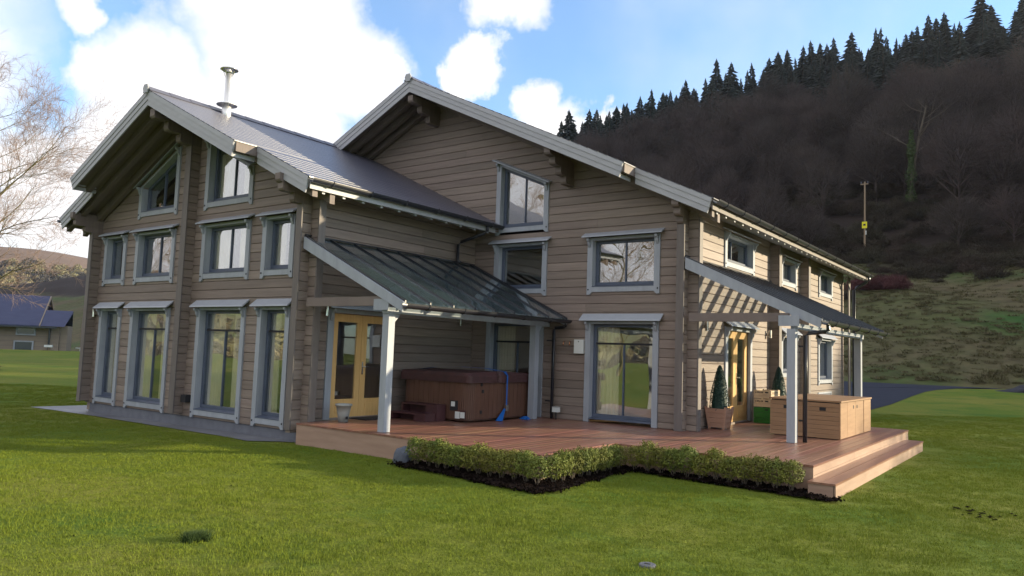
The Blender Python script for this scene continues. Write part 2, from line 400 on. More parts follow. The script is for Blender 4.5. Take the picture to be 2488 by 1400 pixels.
class Frame:
    """wall frame: u along the wall, n outwards, z up"""
    def __init__(s, kind, c): s.kind = kind; s.c = c
    def p(s, u, n, z):
        return (u, s.c - n, z) if s.kind == 'front' else (s.c + n, u, z)
    def poly(s, mb, pts, n0, n1):
        return mb.loft([s.p(u, n0, z) for u, z in pts], [s.p(u, n1, z) for u, z in pts])
    def box(s, mb, u0, u1, n0, n1, z0, z1):
        return s.poly(mb, [(u0, z0), (u1, z0), (u1, z1), (u0, z1)], n0, n1)

# ------------------------------------------------------------------ terrain
def sstep(a, b, x):
    t = np.clip((x - a) / (b - a), 0, 1); return t * t * (3 - 2 * t)
def ground_z(x, y):
    x = np.asarray(x, dtype=float); y = np.asarray(y, dtype=float)
    z = -0.36 + 0.0 * x
    z = z - 0.05 * sstep(-9, -17, x) * sstep(20, 8, y)
    z = z + 0.019 * np.maximum(0, y - 28) * sstep(-45, -25, x)
    z = z + 0.0088 * np.clip(-x - 22, 0, 50) * sstep(-10, 10, y)
    z = z - 0.10 * np.maximum(0, -x - 74)
    return z
def hill_z(X, Y):
    R = np.interp(X, [-400, -260, -175, -103, -61, 0, 60, 150, 300, 450], [42, 61, 74, 87, 93, 94, 82, 46, 18, 10])
    mult = np.interp(X, [60, 150, 300], [1, .7, .35])
    foot = 55.0
    z1 = 0.2 + (14.0 * mult - 0.2) * np.clip((Y - foot) / 45.0, -0.3, 1)
    z2 = 14.0 * mult + (R - 14 * mult) * np.clip((Y - 100) / 150.0, 0, 1) ** 0.95
    z3 = R - (Y - 250) * 0.25
    z = np.where(Y < 100, z1, np.where(Y < 250, z2, z3))
    w = 0.5 * np.sin(X * 0.11 + 1.3) * np.sin(Y * 0.17) + 0.35 * np.sin(X * 0.31 + Y * 0.23)
    return z + w * sstep(58, 75, Y)

def grid_mesh(name, X, Y, Z, m):
    h, w = X.shape
    V = np.stack([X, Y, Z], -1).reshape(-1, 3)
    i = np.arange(h * w).reshape(h, w)
    F = np.stack([i[:-1, :-1], i[:-1, 1:], i[1:, 1:], i[1:, :-1]], -1).reshape(-1, 4)
    return fast_mesh(name, V, F, m, True)

def make_terrain():
    r = np.concatenate([[0.01], np.geomspace(1.5, 130, 70)])
    a = np.linspace(0, 2 * np.pi, 181)
    A, Rr = np.meshgrid(a, r)
    X, Y = Rr * np.sin(A), Rr * np.cos(A)
    o = bpy.data.objects.new('ground', grid_mesh('ground', X, Y, ground_z(X, Y), 'lawn')); COL.objects.link(o)
    tag(o, 'mown green lawn around the timber house', 'lawn', kind='structure')
    # hillside behind the house
    xs = np.linspace(-420, 470, 180); ys = np.concatenate([np.linspace(50, 110, 40), np.linspace(113, 330, 50)])
    X, Y = np.meshgrid(xs, ys)
    o = bpy.data.objects.new('hillside', grid_mesh('hillside', X, Y, hill_z(X, Y), 'bank')); COL.objects.link(o)
    tag(o, 'rough grassy bank rising to a dark wooded hill', 'hillside', kind='structure')
    # valley and far hills all round
    r = np.geomspace(95, 2600, 60); a = np.linspace(math.radians(-215), math.radians(-38), 180)
    A, Rr = np.meshgrid(a, r)
    X, Y = Rr * np.sin(A), Rr * np.cos(A)
    top = 88 + 14 * np.sin(A * 5 + 0.5) + 8 * np.sin(A * 13) + 4 * np.sin(A * 31 + 1)
    Z = -6 + 4 * sstep(200, 420, Rr) + 24 * sstep(380, 700, Rr) + (top - 22) * sstep(640, 1050, Rr) + 2.0 * np.sin(X * 0.02) * np.sin(Y * 0.017) + 40 * sstep(1100, 2600, Rr)
    o = bpy.data.objects.new('far_hills', grid_mesh('far_hills', X, Y, Z, 'far_field')); COL.objects.link(o)
    tag(o, 'sunlit far valley side with fields and brown moorland top', 'hill', kind='structure')
    r = np.geomspace(760, 1150, 14)
    return Rr
make_terrain()
def far_z(x, y):
    Rr = math.hypot(x, y); A = math.atan2(x, y)
    if A > math.radians(-38): A -= 2 * math.pi
    top = 88 + 14 * math.sin(A * 5 + 0.5) + 8 * math.sin(A * 13) + 4 * math.sin(A * 31 + 1)
    f = lambda a, b, v: float(sstep(a, b, v))
    return -6 + 4 * f(200, 420, Rr) + 24 * f(380, 700, Rr) + (top - 22) * f(640, 1050, Rr) + 2.0 * math.sin(x * 0.02) * math.sin(y * 0.017) + 40 * f(1100, 2600, Rr)

def sheet(name, pts, m, dz, label, cat, res=None):
    """flat sheet draped on the ground"""
    n = len(pts)
    c = np.mean(pts, axis=0)
    V = []; F = []
    rings = 8
    for k in range(rings + 1):
        t = k / rings
        for p in pts:
            q = c + (np.array(p) - c) * t
            V.append((q[0], q[1], float(ground_z(q[0], q[1])) + dz))
    for k in range(rings):
        for i in range(n):
            j = (i + 1) % n
            F.append((k * n + i, k * n + j, (k + 1) * n + j, (k + 1) * n + i))
    o = bpy.data.objects.new(name, fast_mesh(name, V, F, m)); COL.objects.link(o)
    return tag(o, label, cat, kind='structure')
sheet('driveway', [(-34, 24), (-20, 27), (-6.6, 28.6), (-5.8, 30.2), (-5.75, 34), (-6.0, 41), (-6.1, 46), (-5.9, 49), (-5.2, 52), (-4.0, 53.4), (-3.0, 54.2), (-4.0, 55.6), (-10, 57.0), (-34, 57.5), (-44, 45)], 'asphalt', 0.012, 'dark asphalt driveway curving behind the house', 'driveway')
sheet('path', [(-20.5, 8.12), (-17.5, 8.28), (-14.2, 8.24), (-12.6, 8.2), (-11.6, 8.1), (-11.2, 8.45), (-10.8, 8.62), (-10.8, 9.0), (-18.9, 9.0), (-18.95, 10.5), (-20.2, 10.5)], 'paving', 0.012, 'wet grey paved strip along the foot of the gable wall', 'path')

# ------------------------------------------------------------------ house
HOUSE = empty('timber_house', (-12.0, 17.0, -0.36), 'large grey-brown log house with two gables, blue-grey window trim and slate roofs', 'house')
YM, XR, YW, XS = 13.38, -5.72, 8.68, -10.93        # main front, right wall, wing front, wing side
FM, FR, FW, FS = Frame('front', YM), Frame('side', XR), Frame('front', YW), Frame('side', XS)
SL = 0.474
RM = (-12.28, 7.68); RW = (-14.85, 6.40)           # ridges (x, z)
EM, EW = 7.24, 4.63                                # half spans to the eaves
def zroof_main(x): return RM[1] - SL * abs(x - RM[0])
def zroof_wing(x): return RW[1] - SL * abs(x - RW[0])
XL_M = RM[0] - (XR - RM[0])                        # left wall of main block
XL_W = -18.74

# --- windows ------------------------------------------------------
OPEN = {'M': [], 'R': [], 'W': [], 'S': []}
FRM = {'M': FM, 'R': FR, 'W': FW, 'S': FS}
def window(wall, u0, u1, z0, zl, zr=None, mull=(0.5,), transom=None, canopy=True, casing=0.12, foot=True, curtain='', can_over=0.085, can_h=0.115, sash_mat='sash', horn=True):
    fr = FRM[wall]
    zr = zl if zr is None else zr
    zt = lambda u: zl + (zr - zl) * (u - u0) / (u1 - u0)
    c = casing
    bh = 0.17 if foot else 0.07
    a0, a1, b0 = u0 + c, u1 - c, z0 + bh
    head = 0.06
    inner = [(a0, b0), (a1, b0), (a1, zt(a1) - head), (a0, zt(a0) - head)]
    zo = z0 + (0.09 if foot else 0.0)
    OPEN[wall].append([(u0 + 0.05, zo), (u1 - 0.05, zo), (u1 - 0.05, zt(u1) - 0.02), (u0 + 0.05, zt(u0) - 0.02)])
    mb = MB()
    # casing boards with little horns below the apron
    fr.poly(mb, [(u0, z0), (u0 + c * 0.55, z0), (a0, z0 + (0.055 if foot else 0)), (a0, zt(a0) - 0.002), (u0, zt(u0) - 0.002)], -0.02, 0.032)
    fr.poly(mb, [(a1, z0 + (0.055 if foot else 0)), (u1 - c * 0.55, z0), (u1, z0), (u1, zt(u1) - 0.002), (a1, zt(a1) - 0.002)], -0.02, 0.032)
    if foot:
        fr.poly(mb, [(a0 + 0.001, z0 + 0.055), (a1 - 0.001, z0 + 0.055), (a1 - 0.001, b0), (a0 + 0.001, b0)], -0.02, 0.028)
    fr.poly(mb, [(a0 + 0.001, zt(a0) - head), (a1 - 0.001, zt(a1) - head), (a1 - 0.001, zt(a1) - 0.003), (a0 + 0.001, zt(a0) - 0.003)], -0.02, 0.028)
    w = mb.build('window', 'trim', HOUSE)
    # reveal lining
    mb = MB(); t = 0.018
    fr.poly(mb, [(a0 - t, b0), (a0, b0), (a0, zt(a0) - head), (a0 - t, zt(a0) - head)], -0.16, -0.0205)
    fr.poly(mb, [(a1, b0), (a1 + t, b0), (a1 + t, zt(a1) - head), (a1, zt(a1) - head)], -0.16, -0.0205)
    fr.poly(mb, [(a0, zt(a0) - head), (a1, zt(a1) - head), (a1, zt(a1) - head + t), (a0, zt(a0) - head + t)], -0.16, -0.0205)
    mb.build('reveal', 'trim', w)
    # sill
    mb = MB()
    mb.loft([fr.p(a0, -0.16, b0 + 0.035), fr.p(a0, 0.035, b0 + 0.004), fr.p(a0, 0.035, b0 - 0.012), fr.p(a0, -0.16, b0 - 0.012)],
            [fr.p(a1, -0.16, b0 + 0.035), fr.p(a1, 0.035, b0 + 0.004), fr.p(a1, 0.035, b0 - 0.012), fr.p(a1, -0.16, b0 - 0.012)])
    mb.build('sill', sash_mat, w)
    # sash
    s = 0.062
    g0, g1, gb = a0 + s, a1 - s, b0 + s + 0.03
    gt = lambda u: zt(u) - head - s
    mb = MB(); n0, n1 = -0.17, -0.11
    fr.poly(mb, [(a0, b0 + 0.03), (g0, b0 + 0.03), (g0, gt(g0) + s), (a0, gt(a0) + s)], n0, n1)
    fr.poly(mb, [(g1, b0 + 0.03), (a1, b0 + 0.03), (a1, gt(a1) + s), (g1, gt(g1) + s)], n0, n1)
    fr.poly(mb, [(g0, b0 + 0.03), (g1, b0 + 0.03), (g1, gb), (g0, gb)], n0, n1)
    fr.poly(mb, [(g0, gt(g0)), (g1, gt(g1)), (g1, gt(g1) + s), (g0, gt(g0) + s)], n0, n1)
    mb.build('sash', sash_mat, w)
    us = [g0] + [g0 + (g1 - g0) * f for f in mull] + [g1]
    mw = 0.013
    ztr = transom
    for f in us[1:-1]:
        mb = MB(); fr.poly(mb, [(f - mw, gb), (f + mw, gb), (f + mw, (ztr - 0.02) if ztr else gt(f + mw)), (f - mw, (ztr - 0.02) if ztr else gt(f - mw))], -0.165, -0.115)
        mb.build('mullion', sash_mat, w)
    if ztr:
        mb = MB(); fr.poly(mb, [(g0, ztr - 0.02), (g1, ztr - 0.02), (g1, ztr + 0.02), (g0, ztr + 0.02)], -0.165, -0.113); mb.build('transom', 'dark', w)
        mb = MB(); fr.poly(mb, [(g0, ztr + 0.02), (g1, ztr + 0.02), (g1, gt(g1)), (g0, gt(g0))], -0.146, -0.140); mb.build('pane', 'window_glass', w)
    for i in range(len(us) - 1):
        l = us[i] + (mw if i else 0); r = us[i + 1] - (mw if i < len(us) - 2 else 0)
        tl, tr = (ztr - 0.02, ztr - 0.02) if ztr else (gt(l), gt(r))
        mb = MB(); fr.poly(mb, [(l, gb), (r, gb), (r, tr), (l, tl)], -0.146, -0.140); mb.build('pane', 'window_glass', w)
    # plugs
    if foot and horn:
        for uu in (u0 + 0.035, u1 - 0.035):
            mb = MB(); fr.box(mb, uu - 0.012, uu + 0.012, 0.0325, 0.042, z0 + 0.09, z0 + 0.12); mb.build('bolt', 'dark', w)
    if canopy:
        o = can_over; h = can_h; d = 0.15
        mb = MB()
        e0, e1 = zt(u0) - (zr - zl) / (u1 - u0) * o, zt(u1) + (zr - zl) / (u1 - u0) * o
        prof = lambda e: [(0.0, e + h + 0.004), (0.002, e + h + 0.03), (d, e + 0.022), (d + 0.012, e - 0.004), (d - 0.01, e - 0.004)]
        mb.loft([fr.p(u0 - o, n, z) for n, z in prof(e0)], [fr.p(u1 + o, n, z) for n, z in prof(e1)])
        mb.build('canopy', 'canopy_paint', w)
        for uu in (u0 + 0.02, u1 - 0.075):
            e = zt(uu + 0.03) - 0.004
            mb = MB()
            pr = [(0.033, e - 0.02), (0.13, e - 0.02), (0.125, e - 0.06), (0.085, e - 0.09), (0.075, e - 0.14), (0.045, e - 0.19), (0.033, e - 0.20)]
            mb.loft([fr.p(uu, n, z) for n, z in pr], [fr.p(uu + 0.05, n, z) for n, z in pr])
            mb.build('bracket', 'trim', w)
    for side in curtain:
        cw = (g1 - g0) * 0.38
        l, r = (g0 - 0.02, g0 + cw) if side == 'l' else (g1 - cw, g1 + 0.02)
        mb = MB(); V = []; n = 28
        for i in range(n + 1):
            u = l + (r - l) * i / n
            V.append(fr.p(u, -0.22 - 0.028 * math.sin(i * 1.35) - 0.012 * math.sin(i * 0.7 + 1), b0 + 0.03)); V.append(fr.p(u, -0.22 - 0.022 * math.sin(i * 1.35), gt((l + r) / 2)))
        mb.add(V, [(2 * i, 2 * i + 2, 2 * i + 3, 2 * i + 1) for i in range(n)])
        mb.build('curtain', 'curtain', w, True)
    return w

def glazed_doors(wall, u0, u1, ul, um, ur, gl):
    """pair of timber doors: casing u0..u1, leaves ul..um..ur, glass spans gl"""
    fr = FRM[wall]
    OPEN[wall].append([(u0 + 0.06, 0.0), (u1 - 0.06, 0.0), (u1 - 0.06, 2.03), (u0 + 0.06, 2.03)])
    mb = MB()
    fr.box(mb, u0, u0 + 0.14, -0.03, 0.032, 0.004, 2.04)
    fr.box(mb, u1 - 0.12, u1, -0.03, 0.032, 0.004, 2.04)
    fr.box(mb, u0 + 0.141, u1 - 0.121, -0.03, 0.03, 1.965, 2.04)
    d = mb.build('french_door', 'trim', HOUSE)
    for k, (a, b) in enumerate(((ul, um), (um, ur))):
        g0, g1 = gl[k]
        a += 0.003; b -= 0.003
        mb = MB(); n0, n1 = -0.085, -0.04
        fr.box(mb, a, g0, n0, n1, 0.02, 1.955); fr.box(mb, g1, b, n0, n1, 0.02, 1.955)
        fr.box(mb, g0, g1, n0, n1, 1.805, 1.955); fr.box(mb, g0, g1, n0, n1, 0.02, 0.36)
        fr.box(mb, g0 + 0.02, g1 - 0.02, n1, n1 + 0.012, 0.11, 0.27)
        mb.build('leaf', 'door_wood', d)
        mb = MB(); fr.box(mb, g0, g1, -0.066, -0.06, 0.36, 1.805); mb.build('pane', 'window_glass', d)
        if k == 1:
            mb = MB(); fr.box(mb, a + 0.03, a + 0.065, n1, n1 + 0.012, 0.82, 1.06); mb.build('handle_plate', 'chrome', d)
            mb = MB(); mb.tube([fr.p(a + 0.047, n1, 0.965), fr.p(a + 0.047, n1 + 0.05, 0.965), fr.p(a + 0.16, n1 + 0.055, 0.965)], 0.010, 8); mb.build('handle', 'chrome', d, True)
    for zz in (0.25, 0.75, 1.3, 1.75):
        mb = MB(); fr.box(mb, ul - 0.016, ul + 0.006, -0.042, -0.028, zz, zz + 0.1); mb.build('hinge', 'chrome', d)
    mb = MB()
    prof = [(0.0, 2.15), (0.002, 2.176), (0.17, 2.066), (0.18, 2.042), (0.16, 2.042)]
    mb.loft([fr.p(u0 - 0.06, n, z) for n, z in prof], [fr.p(u1 + 0.08, n, z) for n, z in prof]); mb.build('canopy', 'canopy_paint', d)
    for uu in (u0 + 0.03, u1 - 0.09):
        mb = MB(); pr = [(0.033, 2.03), (0.15, 2.03), (0.14, 1.99), (0.09, 1.95), (0.08, 1.88), (0.045, 1.82), (0.033, 1.81)]
        mb.loft([fr.p(uu, n, z) for n, z in pr], [fr.p(uu + 0.06, n, z) for n, z in pr]); mb.build('bracket', 'trim', d)
    return d

WX = [(-18.51, -17.50), (-17.06, -15.42), (-14.375, -12.72), (-12.32, -11.36)]
for i, (a, b) in enumerate(WX):
    wide = b - a > 1.3
    window('W', a, b, -0.19, 2.04, mull=(0.5,) if wide else (), transom=1.58, curtain='l' if i in (0, 3) else 'lr')
    window('W', a, b, 2.57, 3.755, mull=(0.5,) if wide else (), curtain='' if i < 2 else 'lr', can_h=0.075)
window('W', -17.06, -15.43, 4.065, 4.80, 5.58, curtain='', can_h=0.08, can_over=0.06)
window('W', -14.39, -12.73, 4.05, 5.58, 4.80, curtain='lr', can_h=0.08, can_over=0.06)
window('M', -7.915, -6.295, 2.573, 3.75, can_h=0.075)
window('M', -7.92, -6.295, 0.004, 2.04, transom=1.585, foot=False, curtain='l')
window('M', -10.35, -8.925, 2.575, 3.745, mull=(), can_h=0.075)
window('M', -10.35, -8.925, 3.955, 5.635, 5.025, can_h=0.03, can_over=0.06)
window('M', -10.50, -8.96, 0.004, 2.04, transom=1.575, foot=False, curtain='l', canopy=False)
window('R', 15.22, 17.08, 3.25, 4.03, can_h=0.05, can_over=0.07, mull=(0.38,))
window('R', 19.10, 20.46, 3.22, 3.98, can_h=0.04, can_over=0.06)
window('R', 22.70, 24.26, 3.235, 4.02, can_h=0.04, can_over=0.06)
window('R', 19.13, 20.44, 0.90, 2.05, mull=())
window('R', 22.63, 24.25, 0.70, 2.06, mull=())
glazed_doors('S', 9.17, 10.88, 9.33, 10.065, 10.79, ((9.47, 9.945), (10.205, 10.66)))
glazed_doors('R', 15.30, 16.95, 15.40, 16.08, 16.82, ((15.49, 15.94), (16.19, 16.64)))

# --- log courses ---------------------------------------------------
LOGS = []     # (size, wall, builder-data)
CH = 0.175
def spans(z, lim, openings):
    """free intervals of the wall line at height z"""
    iv = [lim(z)]
    if iv[0] is None: return []
    for poly in openings:
        xs = []
        n = len(poly)
        for i in range(n):
            (xa, za), (xb, zb) = poly[i], poly[(i + 1) % n]
            if (za <= z < zb) or (zb <= z < za):
                xs.append(xa + (xb - xa) * (z - za) / (zb - za))
        if len(xs) < 2: continue
        o0, o1 = min(xs), max(xs)
        new = []
        for a, b in iv:
            if o1 <= a or o0 >= b: new.append((a, b))
            else:
                if o0 > a: new.append((a, o0))
                if o1 < b: new.append((o1, b))
        iv = new
    return [(a, b) for a, b in iv if b - a > 0.02]
def log_wall(wall, name, lim, openings, zmin, zmax, phase=0.112, thick=0.13):
    fr = FRM[wall]
    root = part_empty(name, HOUSE)
    k = math.floor((zmin - phase) / CH)
    while phase + k * CH < zmax:
        z0, z1 = max(zmin, phase + k * CH), min(zmax, phase + (k + 1) * CH); k += 1
        if z1 - z0 < 0.02: continue
        lo, hi = spans(z0 + 0.002, lim, openings), spans(z1 - 0.002, lim, openings)
        if len(lo) != len(hi):
            lo = hi = spans((z0 + z1) / 2, lim, openings)
        for (a0, b0), (a1, b1) in zip(lo, hi):
            LOGS.append([max(b0 - a0, b1 - a1) * (z1 - z0), fr, root, a0, b0, a1, b1, z0, z1, thick])
def log_mesh(mb, fr, a0, b0, a1, b1, z0, z1, thick):
    c = min(0.009, (z1 - z0) * 0.25)
    A = lambda z: a0 + (a1 - a0) * (z - z0) / (z1 - z0)
    B = lambda z: b0 + (b1 - b0) * (z - z0) / (z1 - z0)
    g = 0.0027
    prof = [(-0.035, z0), (-0.035, z0 + g), (-c, z0 + g), (0, z0 + g + c), (0, z1 - g - c), (-c, z1 - g), (-0.035, z1 - g), (-0.035, z1), (-thick, z1), (-thick, z0)]
    mb.loft([fr.p(A(z), n, z) for n, z in prof], [fr.p(B(z), n, z) for n, z in prof])

UND = 0.21     # roof top down to soffit
def lim_main(z):
    t = RM[1] - UND - z
    if t <= 0: return None
    r = t / SL
    right = -5.52 if r > XR - RM[0] else RM[0] + r
    return (max(XL_M, RM[0] - r), right)
WINGSEC = [(XL_W - 0.3, -0.6), (XS, -0.6), (XS, zroof_wing(XS) - 0.1), (RW[0], RW[1] - 0.1), (XL_W - 0.3, zroof_wing(XL_W - 0.3) - 0.1)]
log_wall('M', 'front_wall', lim_main, OPEN['M'] + [WINGSEC], 0.0, RM[1] - UND - 0.02)
def lim_wing(z):
    t = RW[1] - UND - z
    if t <= 0: return None
    r = t / SL
    return (max(-18.94, RW[0] - r), -10.73 if r > XS - RW[0] else RW[0] + r)
log_wall('W', 'wing_front_wall', lim_wing, OPEN['W'], -0.19, RW[1] - UND - 0.02)
log_wall('R', 'side_wall', lambda z: (13.18, 25.80), OPEN['R'], -0.16, 4.30, phase=0.202)
log_wall('S', 'wing_side_wall', lambda z: (8.48, 13.38), OPEN['S'], -0.19, 4.28, phase=0.025)
# cross-wall ends that stand out from the walls
def cross_end(fr_kind, pos, half, c0, c1, z0, zt, name):
    """short projecting logs with a cover board; front: pos=x, from y=c0 (out) to c1"""
    fr = Frame('side', pos + half) if fr_kind == 'front' else Frame('front', pos - half)
    root = part_empty(name, HOUSE)
    z = 0.025 - 2 * CH
    while z < zt:
        a, b = max(z, z0), min(z + CH, zt); z += CH
        if b - a > 0.03:
            LOGS.append([abs(c1 - c0) * (b - a), fr, root, c0, c1, c0, c1, a, b, 2 * half])
    mb = MB()
    if fr_kind == 'front': mb.box(pos - half - 0.012, pos + half + 0.012, c0 - 0.028, c0 - 0.001, z0, zt)
    else: mb.box(c1 + 0.001, c1 + 0.028, pos - half - 0.012, pos + half + 0.012, z0, zt)
    mb.build('corner_board', 'corner_paint', root)
cross_end('front', -14.77, 0.085, 8.48, 8.68, -0.14, 5.75, 'wing_cross_wall')
cross_end('side', 18.38, 0.085, -5.72, -5.52, 0.0, 4.15, 'cross_wall')
cross_end('side', 20.95, 0.085, -5.72, -5.52, -0.1, 4.15, 'cross_wall')
# cover boards on the corner logs
def cboard(x0, x1, y0, y1, z0, z1):
    MB().box(x0, x1, y0, y1, z0, z1).build('corner_board', 'corner_paint', HOUSE)
cboard(-5.862, -5.708, 13.15, 13.179, 0.004, 3.86)
cboard(-5.519, -5.49, 13.37, 13.52, 0.004, 4.0)
cboard(-11.07, -10.918, 8.451, 8.479, -0.14, 3.9)
cboard(-10.729, -10.70, 8.67, 8.82, 0.004, 3.95)
cboard(-18.95, -18.80, 8.64, 8.679, -0.16, 3.9)
cboard(-18.886, -18.734, 8.451, 8.479, -0.16, 3.9)
cboard(-5.55, -5.519, 25.6, 25.83, -0.3, 4.1)
# left stub of the wing's left wall reaching forward
fl = Frame('side', -18.74); rootl = part_empty('wing_left_wall', HOUSE)
z = 0.025 - CH
while z < 4.1:
    LOGS.append([0.02, fl, rootl, 8.48, 8.70, 8.48, 8.70, max(z, -0.16), z + CH, 0.13]); z += CH
split = []
rl = random.Random(3)
for l in LOGS:
    sz, fr, root, a0, b0, a1, b1, z0, z1, th = l
    if min(b0 - a0, b1 - a1) > 2.6 and rl.random() < 0.45:
        m_ = max(a0, a1) + (min(b0, b1) - max(a0, a1)) * rl.uniform(0.25, 0.75)
        split.append([(m_ - a0) * (z1 - z0), fr, root, a0, m_ - 0.0015, a1, m_ - 0.0015, z0, z1, th]); split.append([(b0 - m_) * (z1 - z0), fr, root, m_ + 0.0015, b0, m_ + 0.0015, b1, z0, z1, th])
    else: split.append(l)
LOGS = split
LOGS.sort(key=lambda l: -l[0])
rest = {}
for i, (sz, fr, root, a0, b0, a1, b1, z0, z1, th) in enumerate(LOGS):
    if i < 300:
        mb = MB(); log_mesh(mb, fr, a0, b0, a1, b1, z0, z1, th); mb.build('log', 'log_paint', root)
    else:
        mb = rest.setdefault(root.name, (MB(), root))[0]; log_mesh(mb, fr, a0, b0, a1, b1, z0, z1, th)
for mb, root in rest.values():
    o = mb.build('short_logs', 'log_paint', root); o['kind'] = 'stuff'

# hidden walls, floors and partitions
def hwall(name, m, *b): MB().box(*b).build(name, m, HOUSE)
hwall('rear_wall', 'log_paint', XL_M, XR - 0.132, 25.60, 25.73, -0.36, 4.3)
mb = MB(); mb.loft([(XL_M, 25.60, 4.3), (XR - 0.14, 25.60, 4.3), (RM[0], 25.60, RM[1] - UND - 0.02)], [(XL_M, 25.73, 4.3), (XR - 0.14, 25.73, 4.3), (RM[0], 25.73, RM[1] - UND - 0.02)]); mb.build('rear_gable', 'log_paint', HOUSE)
hwall('left_wall', 'log_paint', XL_M, XL_M + 0.13, 13.40, 25.59, -0.36, 4.25)
hwall('wing_rear_left_wall', 'log_paint', -18.87, -18.745, 8.705, 13.38, -0.36, 4.1)
hwall('interior_floor', 'interior_floor', XL_M + 0.14, XR - 0.14, 13.52, 25.58, -0.10, -0.01)
hwall('interior_floor', 'interior_floor', -18.73, XS - 0.14, 8.82, 13.5, -0.10, -0.02)
hwall('interior_floor', 'plaster', XL_M + 0.14, XR - 0.14, 13.52, 25.58, 2.26, 2.46)
hwall('interior_floor', 'plaster', -18.73, XS - 0.14, 10.6, 13.5, 2.26, 2.46)
hwall('partition', 'plaster', XL_M + 0.14, XR - 0.14, 18.32, 18.44, 0.0, 4.2)
hwall('partition', 'plaster', -18.73, XS - 0.14, 13.0, 13.1, 0.0, 4.1)
hwall('plinth', 'plinth', -18.80, -10.96, 8.71, 8.9, -0.60, -0.191)
hwall('plinth', 'plinth', -5.9, -5.75, 13.5, 25.7, -0.60, -0.161)

